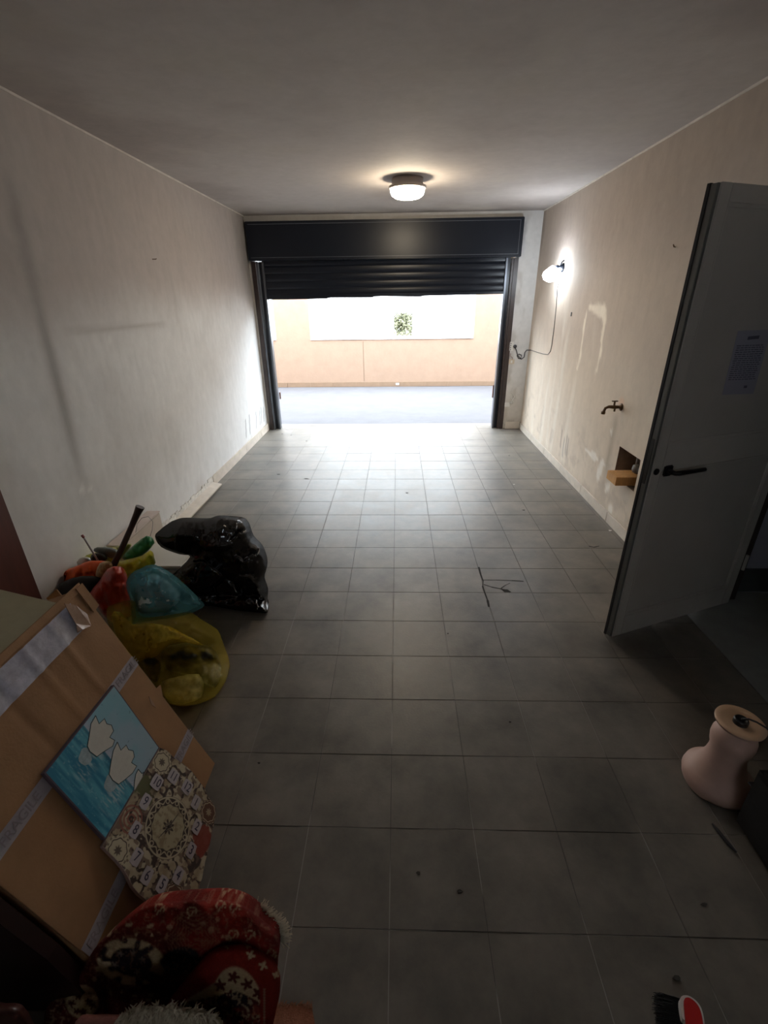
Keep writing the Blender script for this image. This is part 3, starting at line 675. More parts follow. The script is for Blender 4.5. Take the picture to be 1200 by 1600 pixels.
# ================================================================ CARDBOARD BOX, PICTURE, CLOCK
R0 = fl(337, 1195); T0 = at(125, 920, 1, R0[1]); bdir = T0-R0; BH = float(np.linalg.norm(bdir)); bdir /= BH
nb_ = np.cross([0, 1, 0], bdir); nb_ /= np.linalg.norm(nb_)
if nb_[0] < 0: nb_ = -nb_
ya_, yb_ = .612, float(R0[1])
def bpt(s, y, off=0): p_ = R0 + bdir*s + nb_*off; p_ = p_.copy(); p_[1] = y; return p_      # s up the slope, y along depth
bx_ = thing('cardboard_box', 'large brown cardboard box with fragile tape leaning on its side', 'box', (R0[0]-.1, (ya_+yb_)/2, 0))
card = mat('cardboard', (.31, .165, .075), .8, var=.12, vscale=7, bump=.12, bscale=120)
def bend(s, y):
    return .004*(np.exp(-((y-1.13)/.008)**2)+np.exp(-((y-1.02)/.006)**2)-np.exp(-((y-.9)/.01)**2))*sm(.35, .6, s) + .006*(fbm(s*5, y*9, 5)-.5)
ss = np.linspace(0.008, BH, 70); ys_ = np.linspace(ya_, yb_, 60)
def bpos(s, y):
    o_ = bend(s, y); return (R0[0]+bdir[0]*s+nb_[0]*o_, y+0*s, R0[2]+bdir[2]*s+nb_[2]*o_)
part_at(grid_surface('front_face', ss, ys_, bpos, None, card, bx_), bx_)
mb = MB(); DB = .26
q = [bpt(.008, ya_, -.004), bpt(BH, ya_, -.004), bpt(BH, ya_, -DB), bpt(.008+DB*.38, ya_, -DB)]
mb.poly(q, (0, 1, 0), yb_-ya_)
for v in mb.bm.verts: v.co.z = max(v.co.z, .006)
part_at(mb.done('carton', card, bx_), bx_)
# raised flap edge at the top and a second flap behind
mb = MB(); mb.poly([bpt(BH-.005, ya_+.1, .001), bpt(BH-.005, yb_-.0, .001), bpt(BH+.018, yb_+.012, -.004), bpt(BH+.014, ya_+.1, -.004)], nb_, .005)
mb.poly([bpt(BH-.09, yb_-.02, .004), bpt(BH-.085, yb_+.014, .004), bpt(BH+.012, yb_+.014, .004), bpt(BH+.012, yb_-.02, .004)], nb_, .004)
part_at(mb.done('flap', card, bx_), bx_)
q = at(88, 925, 1, 1.38); mb = MB(); mb.poly([at(72, 935, 1, 1.36), at(88, 921, 1, 1.36), at(103, 940, 1, 1.36), at(95, 960, 1, 1.36)], (0, 1, 0), .004); part_at(mb.done('rear_flap', card, bx_), bx_)
# bare underside corner, pale interior
tp1 = mat('tape_clear', (.42, .42, .5), .16, var=.2, vscale=35, bump=.25, bscale=40, coat=.5); tp2 = mat('tape_grey', (.34, .31, .34), .45, var=.12, vscale=30, bump=.1)
tx = mat('tape_ink', (.27, .235, .255), .6)
def tape(s0, s1, y0, y1, m_, name='tape', off=.0015, rough=False):
    s_ = np.linspace(s0, s1, 5); y_ = np.linspace(y0, y1, 50)
    if rough:
        f = lambda a, b: (lambda o_: (R0[0]+bdir[0]*a+nb_[0]*o_, b+0*a, bdir[2]*a+nb_[2]*o_))(bend(a, b)+off+.002*ridged(a*30, b*25, 4))
    else:
        f = lambda a, b: (lambda o_: (R0[0]+bdir[0]*a+nb_[0]*o_, b+0*a, bdir[2]*a+nb_[2]*o_))(bend(a, b)+off)
    return part_at(grid_surface(name, s_, y_, f, None, m_, bx_), bx_)
def s_of(px, py):
    p_ = onplane(px, py, R0, nb_); return float((p_-R0) @ bdir), float(p_[1])
def sp(*l): return [s_of(*q)[0] for q in l]
sA = sp((100, 960)); sB = s_of(215, 1020)[0]; sB2 = s_of(197, 1008)[0]; sC = s_of(290, 1140)[0]
t1 = tape(BH-.105, BH-.012, ya_, 1.235, tp1, rough=True)
s2a, s2b = s_of(212, 1042)[0]-.0, s_of(196, 1016)[0]
t2 = tape(s2a-.004, s2a+.040, ya_, yb_, tp2)
s3b = s_of(293, 1140)[0]; s3a = s3b-.044
t3 = tape(s3a, s3b, ya_, yb_, tp2)
ay_ = np.array([0, 1., 0])
for (t_, sc, ylist) in ((t2, s2a+.018, (1.245, .73)), (t3, (s3a+s3b)/2, (1.245, .69))):
    for k, y_ in enumerate(ylist):
        p_ = bpt(sc, y_, .003); 
        w_ = 'FRAGILE'
        o = text_on(w_, .036, p_, ay_, bdir, nb_, tx, t_, sx=1.0)
# torn brown tape curl at the top corner
mb = MB(); q = [(100, 943), (118, 946), (136, 960), (142, 978), (128, 984), (121, 989), (118, 975), (108, 958)]
base = [onplane(x, y, R0+nb_*(.012+.008*math.sin(i*2.1)), nb_) for i, (x, y) in enumerate(q)]
mb.poly(base, nb_, .002); part_at(mb.done('torn_tape', mat('tape_brown', (.36, .23, .16), .25, bump=.4, bscale=40), bx_), bx_)
mb = MB(); mb.poly([onplane(x, y, R0+nb_*.004, nb_) for x, y in ((232, 1088), (240, 1099), (243, 1106), (236, 1101))], nb_, .002); part_at(mb.done('tape_scrap', mat('tape_brown', (.36, .23, .16), .25), bx_), bx_)
mb = MB(); mb.poly([onplane(x, y, R0-nb_*.01, nb_) for x, y in ((240, 1079), (250, 1070), (254, 1092), (247, 1091))], nb_, .003); part_at(mb.done('card_scrap', card, bx_), bx_)
# pale block behind the box
pz = .868; q = [fl(-60, 905, pz), fl(0, 920, pz), fl(104, 944, pz), fl(0, 1040, pz), fl(-60, 1100, pz)]
cr_ = mat('pale_foam', (.40, .36, .24), .85, var=.05, vscale=30, bump=.1, bscale=150)
ex_ = [bpt(BH-.012, .9, -.03), bpt(BH-.02, 1.29, -.03)]
xe = T0[0]-.006; pts = [np.array([-1.88, 1.52, pz]), np.array([xe, q[2][1], pz]), np.array([xe, .62, pz]), np.array([-1.88, .62, pz])]
pts[0][1] = q[1][1] + (q[1][1]-q[2][1])/(q[1][0]-q[2][0])*(-1.88-q[1][0])
o = MB().poly(pts, (0, 0, -1), .05).done('board', cr_)
cab_ = thing('storage_unit', 'low cabinet with pale cream top standing behind the cardboard box', 'cabinet', (-1.6, 1.0, 0))
o.name = 'cabinet_top'; o.parent = cab_; part_at(o, cab_)
part_at(MB().box((-1.87, .66, .0), (-1.40, 1.30, pz-.051), bev=.004).done('body', cr_, cab_), cab_)
# tall red-brown wardrobe at the left edge
rw = mat('redbrown_wood', (.085, .018, .010), .45, var=.25, vscale=3, aniso=(8, 8, 1))
e1 = at(61, 930, 0, -1.70); 
wa = thing('wardrobe', 'dark red-brown wooden wardrobe side at the left edge of the picture', 'wardrobe', (-1.8, 1.8, 0))
part_at(MB().box((-1.905, 1.42, 0), (-1.70, float(e1[1]), 2.05), bev=.003).done('body', rw, wa), wa)
part_at(MB().box((-1.699, 1.43, .05), (-1.685, float(e1[1])-.006, 2.03), bev=.002).done('door', rw, wa), wa)

# ---- picture
pf_ = [(178, 1070), (249, 1168), (164, 1312), (69, 1208)]
off = .018
pcn = [onplane(x, y, R0+nb_*off, nb_) for x, y in pf_]
pic = thing('painted_picture', 'small blue canvas with white water lilies leaning on the cardboard box', 'picture', pcn[2]-nb_*.0)
part_at(MB().poly([p_-nb_*.013 for p_ in pcn], nb_, .013).done('canvas', mat('canvas_edge', (.10, .07, .09), .7), pic), pic)
def pmap(x, y, k=0): return onplane(x, y, R0+nb_*(off+.0004+.0003*k), nb_)
# sky and water painted as one sheet with pigment; local uv: u from edge(69,1208)-(178,1070) ... 
pA, pB, pC, pD = [np.array(q) for q in (pcn[3], pcn[0], pcn[1], pcn[2])]   # D->A bottom-left.. A: water-left, B: sky-left, C: sky-right, D: water-right
HZ = .50
def pcol(u, v):      # u left->right, v bottom->top
    n = fbm(u*3, v*30, 2); n2 = fbm(u*30, v*60, 6)
    wat = mixc([.025+0*u, .20+0*u, .31+0*u], [.10, .36, .46], sm(.35, .75, n))
    wat = mixc(wat, [.3, .5, .56], sm(.66, .8, n2)*.5)
    for cu_ in (.33, .80):
        g = sm(.16, .02, np.abs(u-cu_)+.25*(.42-v)**2)*sm(.08, .25, v)*sm(.45, .65, fbm(u*10, v*70, 12)); wat = mixc(wat, [.55, .6, .58], g*.6)
    sk_ = mixc([.30+0*u, .42+0*u, .50+0*u], [.22, .42, .50], sm(.4, .7, fbm(u*4, v*4, 8)))
    sk_ = mixc(sk_, [.42, .44, .53], sm(.62, .48, v))
    sp_ = (vn(u*55, v*55, 44) > .965)*1.; sk_ = mixc(sk_, [.05, .12, .14], sp_*.8)
    t = sm(HZ-.004, HZ+.004, v+.0*(u)); c = mixc(wat, sk_, t)
    c = mixc(c, [.02, .14, .22], sm(.02, .004, np.abs(v-HZ+.018))*.7)
    return c
o = grid_surface('painting', np.linspace(.012, .988, 160), np.linspace(.012, .988, 160),
    lambda u, v: tuple((pA[i]*(1-u)+pD[i]*u)*(1-v) + (pB[i]*(1-u)+pC[i]*u)*v + nb_[i]*.0006 for i in range(3)), pcol,
    mat('painting_pigment', (1, 1, 1), .5, attr='paint'), pic); part_at(o, pic)
def fz(l, ox, oy, s=5.4545): return [(x/s+ox, y/s+oy) for x, y in l]
flw = mat('lily_white', (.55, .53, .47), .7, var=.06, vscale=60); otl = mat('lily_outline', (.06, .10, .11), .7)
F1 = fz([(815, 590), (845, 660), (890, 615), (910, 660), (950, 670), (968, 720), (935, 775), (978, 800), (960, 850), (880, 900), (825, 940), (765, 895), (745, 850), (760, 760), (775, 660)], 0, 1010)
F2 = fz([(1000, 815), (1030, 885), (1075, 840), (1095, 880), (1135, 890), (1145, 940), (1120, 990), (1165, 1020), (1130, 1080), (1060, 1140), (1010, 1175), (960, 1140), (930, 1090), (945, 990), (965, 890)], 0, 1010)
F3 = [(216, 1202), (222, 1209), (224, 1206), (223, 1215), (214, 1232), (209, 1235), (210, 1222), (212, 1210)]
for F_ in (F1, F2, F3):
    mb = MB(); mb.poly([pmap(x, y, 1) for x, y in F_], nb_, .0006); lo = part_at(mb.done('water_lily', flw, pic), pic)
    mb = MB(); mb.tube([pmap(x, y, 3) for x, y in F_+[F_[0]]], .0013, 5); mb.done('outline', otl, lo)
for (cx, cy, r1, r2) in ((133, 1182, 11, 14), (172, 1224, 10, 14)):
    pts = [(cx+r1*math.cos(a)*(.9+.15*math.sin(3*a)), cy+r2*math.sin(a)) for a in np.linspace(0, 2*math.pi, 18)[:-1]]
    mb = MB(); mb.poly([pmap(x, y, .5) for x, y in pts], nb_, .0004); part_at(mb.done('reflection', mat('reflection_paint', (.34, .42, .44), .7, var=.2, vscale=80), pic), pic)

# ---- clock
K1 = onplane(250, 1170, R0+nb_*.022, nb_); K2 = onplane(160, 1322, R0+nb_*.022, nb_); K3 = fl(304, 1411, .004)
kn = np.cross(K2-K1, K3-K1); kn /= np.linalg.norm(kn); kn = kn if kn[0] > 0 else -kn
kup = K1-K2; kup /= np.linalg.norm(kup); krt = np.cross(kup, kn)    # up and right of the dial
def km(x, y, o_=0): return onplane(x, y, K1+kn*o_, kn)
kc = km(263, 1292)
def kuv(x, y): p_ = km(x, y)-kc; return float(p_ @ krt), float(p_ @ kup)
clk = thing('wall_clock', 'square mosaic-patterned clock with wavy edge propped below the lily picture', 'clock', K3)
outl = [(160, 1322), (250, 1168), (262, 1173), (272, 1184), (286, 1193), (300, 1205), (309, 1218), (320, 1232), (324, 1243), (333, 1256), (337, 1263), (336, 1280), (331, 1302), (327, 1325), (321, 1345), (316, 1372), (309, 1392), (303, 1411), (290, 1416), (275, 1413), (262, 1416), (245, 1413), (231, 1408), (218, 1398), (207, 1385), (200, 1370), (192, 1356), (183, 1345), (172, 1334)]
OUV = np.array([kuv(*q) for q in outl])
def inside(u, v, Pg):
    r = np.zeros(u.shape, bool)
    for i in range(len(Pg)):
        (a, b), (c, d) = Pg[i], Pg[(i+1) % len(Pg)]
        r ^= ((b > v) != (d > v)) & (u < (c-a)*(v-b)/((d-b) if d != b else 1e-9)+a)
    return r
mb = MB(); mb.poly([km(x, y)-kn*.012 for x, y in outl], kn, .0115)
o = part_at(mb.done('clock_board', mat('clock_side', (.33, .24, .22), .6), clk), clk)
NUM = {12: (292, 1230), 11: (270.5, 1213.6), 10: (244.5, 1222.5), 9: (226.6, 1252.6), 8: (211, 1297), 7: (213, 1339.5), 6: (229, 1368.7), 5: (252.6, 1382.5), 4: (277.8, 1368), 3: (298, 1329), 2: (307, 1292), 1: (305.4, 1254)}
ra = .5*(abs(kuv(231.5, 1293)[0]-kuv(293, 1295)[0])); MED = [kuv(184, 1329), kuv(326, 1269), kuv(271, 1402), kuv(253, 1191)]
RM = float(np.mean([np.hypot(*kuv(*NUM[k])) for k in (12, 3, 6, 9)]))*.68
def kcol(u, v):
    CR = [.42, .36, .25]; DK = [.035, .018, .014]; n = fbm(u*60, v*60, 3, 3); f = ridged(u*38, v*38, 8, 2)
    c = mixc([CR[i]+0*u for i in range(3)], [.27, .21, .13], sm(.4, .7, fbm(u*20, v*20, 9)))
    c = mixc(c, DK, sm(.70, .78, f)); c = mixc(c, [.12, .07, .05], sm(.62, .66, vn(u*95, v*95, 12))*.8)
    # colour patches
    ol = kuv(230, 1232); d = np.maximum(np.abs(u-ol[0]-.0), np.abs(v-ol[1]))+.01*(n-.5); c = mixc(c, [.085, .085, .03], sm(.040, .036, d)*(1-.7*sm(.66, .72, ridged(u*20, v*20, 5, 2))))
    rd = kuv(316, 1312); d = np.hypot((u-rd[0]), (v-rd[1])*.8)+.02*(n-.5); c = mixc(c, [.20, .025, .012], sm(.042, .036, d)*.95)
    hz_ = kuv(205, 1280); r_ = np.hypot(u-hz_[0], v-hz_[1])
    c = mixc(c, [.22, .07, .045], sm(.05, .045, r_)*sm(.5, .6, np.cos(r_*500)*.5+.5)*.9)
    for (mu_, mv_) in MED:
        du, dv_ = u-mu_, v-mv_; r_ = np.hypot(du, dv_); a_ = np.arctan2(dv_, du); rr = r_*(1+.05*np.cos(8*a_))
        cc = mixc([DK[i]+0*u for i in range(3)], [.13, .045, .02], .7+0*u) if (mu_ > .02 and mv_ > -.06) or mv_ < -.06 and mu_ > -.02 else [CR[i]+0*u for i in range(3)]
        cc = mixc(cc, DK if cc[0].mean() > .2 else [.34, .27, .17], sm(.012, .009, r_*(1+.25*np.cos(8*a_)))*.85)
        cc = mixc(cc, DK if cc[0].mean() > .2 else CR, sm(.0022, .0008, np.abs(rr-.030))); cc = mixc(cc, CR, sm(.0018, .0006, np.abs(rr-.037)))
        cc = mixc(cc, DK, sm(.035, .036, rr)*sm(.5, .6, np.sin(a_*16)*.5+.5)*.7)
        t = sm(.041, .040, rr); c = mixc(c, cc, t)
    r_ = np.hypot(u, v); a_ = np.arctan2(v, u)
    rr = r_*(1+.02*np.cos(12*a_)); t = sm(RM*1.02, RM*1.0, r_)
    cc = [DK[i]+0*u for i in range(3)]
    sc_ = RM*(.87+.085*np.sin(a_*12)); cc = mixc(cc, CR, sm(.0032, .0014, np.abs(r_-sc_)))
    cc = mixc(cc, CR, sm(.0032, .0016, np.abs(r_-RM*.97)))
    for k in range(12):
        a0 = k*math.pi/6+.13; cu_, cv_ = RM*.84*math.cos(a0), RM*.84*math.sin(a0); q_ = np.hypot(u-cu_, v-cv_)
        cc = mixc(cc, CR, sm(.0022, .0008, np.abs(q_-.0065)))
    inn = RM*(.72+.025*np.cos(12*a_)); ti = sm(inn+.0015, inn-.0015, r_)
    ci = mixc([.36+0*u, .31+0*u, .20+0*u], [.25, .20, .12], sm(.5, .7, fbm(u*90, v*90, 4)))
    st = RM*(.19+.07*np.cos(8*a_)); ci = mixc(ci, DK, sm(st+.001, st-.001, r_)); ci = mixc(ci, [.2, .16, .12], sm(st*.6+.001, st*.6-.001, r_))
    cc = mixc(cc, ci, ti); c = mixc(c, cc, t)
    return c
ul, vl = OUV.min(0), OUV.max(0)
o = grid_surface('dial', np.linspace(ul[0], vl[0], 260), np.linspace(ul[1], vl[1], 260), lambda u, v: tuple(kc[i]+krt[i]*u+kup[i]*v+kn[i]*.0004 for i in range(3)), kcol,
    mat('dial_print', (1, 1, 1), .55, attr='paint'), clk, skip=lambda a, b: ~inside(a, b, OUV*.996)); part_at(o, clk)
plq = mat('numeral_tile', (.38, .34, .36), .5, var=.12, vscale=120); ink = mat('numeral_ink', (.03, .025, .06), .5)
for n_, (x, y) in NUM.items():
    u, v = kuv(x, y); w_ = .019 if n_ > 9 else .0155; h_ = .021
    def kp(a, b, o_): return kc+krt*a+kup*b+kn*o_
    rg = random.Random(n_); po = [(u-w_, v-h_), (u, v-h_*1.12), (u+w_, v-h_), (u+w_*1.12, v), (u+w_, v+h_), (u, v+h_*1.12), (u-w_, v+h_), (u-w_*1.12, v)]
    mb = MB(); mb.poly([kp(a, b, .0006) for a, b in po], kn, .0022); pq = part_at(mb.done('numeral_tile', plq, clk), clk)
    o = text_on(str(n_), .040, kp(u, v, .0032), krt, kup, kn, ink, pq, 'numeral', sx=.8)
mb = MB(); 
for a0, l_ in ((math.radians(78), RM*.62), (math.radians(-110), RM*.55)):
    d_ = krt*math.cos(a0)+kup*math.sin(a0); e_ = np.cross(kn, d_); mb.poly([kc+kn*.004-e_*.002, kc+kn*.004+e_*.002, kc+kn*.004+d_*l_+e_*.0006, kc+kn*.004+d_*l_-e_*.0006], kn, .0006)
part_at(mb.done('hand', mat('hand_dark', (.03, .02, .02), .4), clk), clk)
o = MB().lathe([(.001, 0), (.005, 0), (.005, .004), (.001, .005)], 12, M=Matrix.Translation(V(kc+kn*.001)) @ V(kn).to_track_quat('Z', 'Y').to_matrix().to_4x4()).done('hub', mat('hand_dark', (.03, .02, .02), .4), clk); part_at(o, clk)

# ================================================================ BAGS AND CLUTTER
bb = mat('black_bag_film', (.005, .005, .006), .2, spec=0, bump=.05, bscale=12)
_n = bb.node_tree.nodes; _l = bb.node_tree.links; _g = _n.new('ShaderNodeBsdfGlossy'); _g.inputs['Roughness'].default_value = .17
_m = _n.new('ShaderNodeMixShader'); _m.inputs[0].default_value = .075; _l.new(_n['Principled BSDF'].outputs[0], _m.inputs[1]); _l.new(_g.outputs[0], _m.inputs[2])
_l.new(_m.outputs[0], _n['Material Output'].inputs[0])
o = blob('refuse_bag', [(242, 838), (250, 828), (260, 820), (275, 812), (302, 812), (322, 812), (335, 808), (358, 809), (376, 812), (386, 823), (393, 842), (407, 857), (415, 877), (415, 892), (411, 908), (417, 928), (416, 945), (418, 957), (404, 957), (372, 954), (330, 947), (295, 945), (272, 930), (262, 905), (273, 895), (297, 870), (280, 866), (252, 855)], 2.50, .20, bb,
         crum=.085, cs=.022, det=.009, seed=11, step=2.0, rid=.35, width=55, sn=3, back=1.2)
tag(o, 'shiny crumpled black refuse bag on the floor, nearest the shutter', 'bag')
yf = film('yellow_film', (.80, .66, .12), .66, .2, .5)
yb = thing('yellow_bag', 'translucent yellow bag full of dark scraps beside the box edge', 'bag', (-1.1, 1.75, 0))
YB = [(166, 956), (173, 946), (204, 944), (208, 968), (230, 969), (260, 965), (288, 962), (306, 974), (334, 991), (343, 1010), (352, 1036), (356, 1056), (347, 1074), (336, 1088), (316, 1098), (290, 1104), (266, 1101), (248, 1092), (215, 1060), (190, 1020), (172, 985)]
part_at(blob('bag_film', YB, 1.93, .19, yf, yb, crum=.05, cs=.028, det=.014, seed=22, step=2.6, width=45, rid=.35, back=.9), yb)
yo = film('yellow_folded', (.74, .58, .09), .12, .25, .4)
part_at(blob('folded_film', [(174, 962), (186, 956), (205, 975), (232, 974), (262, 978), (285, 990), (318, 1008), (300, 1006), (276, 1003), (256, 1014), (246, 1024), (222, 1032), (200, 1034), (186, 1006)], 1.84, .07, yo, yb, crum=.03, cs=.05, det=.01, seed=24, step=2.5, rid=.3), yb)
# contents seen through the film
yc = [(250, 1016), (270, 1008), (296, 1006), (325, 1012), (340, 1030), (345, 1052), (335, 1075), (310, 1062), (280, 1052), (258, 1046)]
o = blob('dark_bundle', yc, 1.88, .12, mat('bundle_dark', (.012, .014, .012), .35), None, crum=.04, cs=.06, seed=33, step=3); tag(o, 'dark plastic bundle inside the translucent yellow bag', 'bundle')
o = blob('crumpled_wrapper', [(252, 1066), (275, 1058), (308, 1054), (318, 1070), (314, 1090), (290, 1099), (268, 1096), (254, 1084)], 1.72, .08, mat('wrapper_green', (.45, .45, .33), .5, var=.35, vscale=30), None, crum=.03, cs=.09, seed=35, step=3); tag(o, 'pale green crumpled wrapper at the bottom of the yellow bag', 'wrapper')
o = blob('dark_scrap', [(222, 1032), (240, 1028), (250, 1040), (246, 1066), (232, 1062)], 1.80, .06, mat('bundle_dark', (.012, .014, .012), .35), None, crum=.03, cs=.09, seed=38, step=3); tag(o, 'small black scrap at the left inside the yellow bag', 'scrap')
tf = film('teal_film', (.16, .46, .54), .58, .22, .5)
tb = thing('blue_bag', 'translucent blue bag lying on top of the yellow bag', 'bag', (-1.3, 2.05, 0))
part_at(blob('bag_film', [(197, 910), (204, 897), (220, 888), (238, 882), (264, 895), (290, 917), (315, 942), (317, 949), (293, 960), (257, 967), (216, 973), (206, 973), (205, 943), (199, 925)], 2.03, .13, tf, tb, crum=.03, cs=.03, det=.008, seed=41, step=2.4, width=34, rid=.4), tb)
o = blob('pale_cloth', [(212, 915), (235, 898), (258, 905), (280, 930), (270, 950), (235, 958), (214, 955)], 2.0, .08, mat('cloth_pale', (.50, .56, .58), .8, var=.2), None, crum=.02, cs=.05, seed=44, step=4, zoff=.0); tag(o, 'pale cloth showing through the translucent blue bag', 'cloth')
rf = mat('red_film', (.48, .04, .022), .3, var=.25, vscale=12, bump=.3, bscale=50)
o = blob('red_bag', [(139, 929), (155, 908), (168, 889), (187, 885), (196, 900), (199, 925), (206, 943), (205, 962), (185, 975), (165, 965), (150, 945)], 2.06, .10, rf, None, crum=.06, cs=.05, seed=51, step=3, rid=.5, sn=2); tag(o, 'glossy red plastic bag wedged between box and blue bag', 'bag')
of = mat('orange_film', (.80, .12, .02), .4, var=.2, vscale=9)
ob_ = thing('orange_bag', 'orange-red bag with wide open black mouth behind the box', 'bag', (-1.7, 2.25, 0))
part_at(blob('bag_body', [(60, 912), (80, 899), (103, 891), (125, 882), (143, 876), (172, 878), (178, 890), (170, 905), (160, 940), (130, 960), (80, 960), (62, 940)], 2.24, .07, of, ob_, crum=.04, cs=.05, seed=61, step=2.5, rid=.3), ob_)
part_at(blob('dark_lining', [(72, 932), (84, 918), (103, 907), (128, 900), (158, 902), (160, 915), (145, 935), (130, 958), (85, 958), (74, 945)], 2.14, .05, mat('lining_black', (.006, .006, .006), .5), ob_, crum=.01, cs=.04, seed=63, step=4), ob_)
lf = mat('lime_film', (.50, .50, .07), .35, var=.2, vscale=15, bump=.2)
o = blob('lime_bag', [(96, 888), (108, 879), (125, 871), (145, 864), (165, 858), (185, 856), (188, 870), (180, 890), (150, 905), (110, 905), (97, 898)], 2.42, .07, lf, None, crum=.05, cs=.06, seed=66, step=2.5, rid=.3); tag(o, 'lime green bag against the wall behind the orange bag', 'bag')
o = blob('white_scrunched_bag', [(118, 884), (124, 873), (136, 870), (144, 876), (140, 888), (126, 890)], 2.33, .04, mat('white_film', (.55, .55, .52), .4), None, crum=.02, cs=.1, seed=67, step=3); tag(o, 'small white crumpled bag on the orange bag rim', 'bag')
o = blob('crumpled_food_bag', [(150, 893), (156, 880), (170, 877), (176, 884), (168, 896), (158, 904), (150, 902)], 2.15, .04, mat('food_film', (.48, .33, .16), .35, var=.5, vscale=40), None, crum=.02, cs=.1, seed=68, step=3); tag(o, 'small orange and cream wrapper tucked in the orange bag mouth', 'wrapper')
o = blob('grey_cloth', [(146, 860), (152, 855), (175, 856), (186, 862), (184, 870), (172, 872), (152, 864)], 2.36, .04, mat('cloth_greyblue', (.16, .19, .19), .7), None, crum=.01, cs=.06, seed=69, step=3); tag(o, 'grey-blue cloth lying over the bags at the wall', 'cloth')
o = blob('black_cloth', [(142, 868), (150, 864), (163, 866), (168, 873), (158, 879), (143, 877)], 2.32, .04, mat('lining_black', (.006, .006, .006), .5), None, crum=.01, cs=.06, seed=70, step=3); tag(o, 'small black cloth bunched beside the striped rod', 'cloth')
yl = mat('yellow_opaque', (.66, .60, .04), .35, var=.2, vscale=12, bump=.2)
o = blob('yellow_carrier_bag', [(184, 880), (200, 874), (222, 868), (235, 860), (240, 872), (241, 884), (225, 892), (205, 898), (196, 912), (190, 905), (186, 893)], 2.26, .07, yl, None, crum=.06, cs=.06, seed=71, step=2.5, rid=.3); tag(o, 'bright yellow carrier bag left of the clear plastic tub', 'bag')
gf = mat('green_film', (.03, .22, .07), .35, var=.2, vscale=15, bump=.2)
o = blob('green_bag', [(191, 872), (200, 860), (212, 849), (229, 837), (238, 842), (240, 850), (230, 862), (215, 872), (200, 876)], 2.34, .06, gf, None, crum=.05, cs=.06, seed=73, step=2.5, rid=.3); tag(o, 'dark green bag folded over the yellow carrier bag', 'bag')
o = blob('olive_bag', [(165, 858), (185, 853), (205, 849), (202, 858), (190, 872), (178, 870)], 2.44, .05, mat('olive_film', (.23, .23, .03), .4), None, crum=.02, cs=.05, seed=74, step=3); tag(o, 'olive green bag between the wall and the dark handle', 'bag')
# clear plastic tub
tub = thing('plastic_tub', 'clear plastic tub standing against the wall beside the black bag', 'tub', (-1.62, 2.72, 0))
clr = film('clear_plastic', (.60, .60, .58), .35, .2, .3)
mb = MB(); mb.box((-1.82, 2.58, .006), (-1.42, 2.86, .17), bev=.02); part_at(mb.done('tub_body', clr, tub), tub)
mb = MB(); mb.box((-1.84, 2.56, .171), (-1.40, 2.88, .19), bev=.006); part_at(mb.done('tub_rim', mat('rim_white', (.55, .54, .5), .4), tub), tub)
o = MB().box((-1.78, 2.62, .010), (-1.50, 2.82, .12), bev=.01).done('grey_packet', mat('packet_grey', (.22, .22, .22), .7, var=.3, vscale=20)); tag(o, 'grey packet inside the clear plastic tub', 'packet')
# beige carton against the wall
bc = thing('beige_carton', 'flat beige carton leaning on the wall behind the bags', 'carton', (-1.84, 2.9, 0))
part_at(MB().box((-1.895, 2.62, .0), (-1.80, 3.16, .30), bev=.004).done('carton_body', mat('carton_beige', (.50, .43, .36), .75, var=.08), bc), bc)
part_at(MB().box((-1.897, 2.615, .301), (-1.797, 3.165, .312), bev=.003).done('carton_lid', mat('carton_pale', (.58, .5, .46), .7), bc), bc)
mb = MB(); q0 = [(212, 832), (214, 819), (222, 809), (232, 807), (239, 815), (238, 828), (233, 842)]
mb.tube([at(x, y, 1, 2.70) for x, y in q0], .002, 5); o = mb.done('wire_loop', mat('wire_pale', (.4, .38, .38), .4), smooth=True); tag(o, 'thin pale wire loop rising behind the dark handle', 'wire')
# dark wooden tool handle
ax = [at(176, 886, 1, 2.18), at(190, 858, 1, 2.22), at(205, 824, 1, 2.26), at(214, 803, 1, 2.28), at(219, 792, 1, 2.29)]
axh = MB().tube([at(168, 915, 1, 2.16)]+ax, [.017, .018, .016, .015, .018, .0235], 12).done('tool_handle', mat('handle_wood', (.038, .018, .016), .4, var=.2, vscale=30)); tag(axh, 'dark wooden tool handle sticking up out of the red bag', 'tool')
rod = thing('striped_rod', 'thin striped metal rod with red tip poking from the bags', 'rod', at(152, 874, 1, 2.30))
a, b = at(153, 876, 1, 2.28), at(131, 840, 1, 2.28); mb = MB(); n = 24
for k in range(n):
    p0 = a+(b-a)*k/n; p1 = a+(b-a)*(k+.6)/n; mb.tube([p0, p1], .0055, 6)
part_at(mb.done('thread', mat('rod_grey', (.4, .38, .36), .3, metal=.4), rod), rod)
part_at(MB().tube([a, b], .0043, 6).done('core', mat('rod_dark', (.06, .03, .03), .5), rod), rod)
part_at(MB().tube([b, at(128, 836, 1, 2.28)], .007, 6).done('tip', mat('rod_red', (.25, .03, .03), .5), rod), rod)

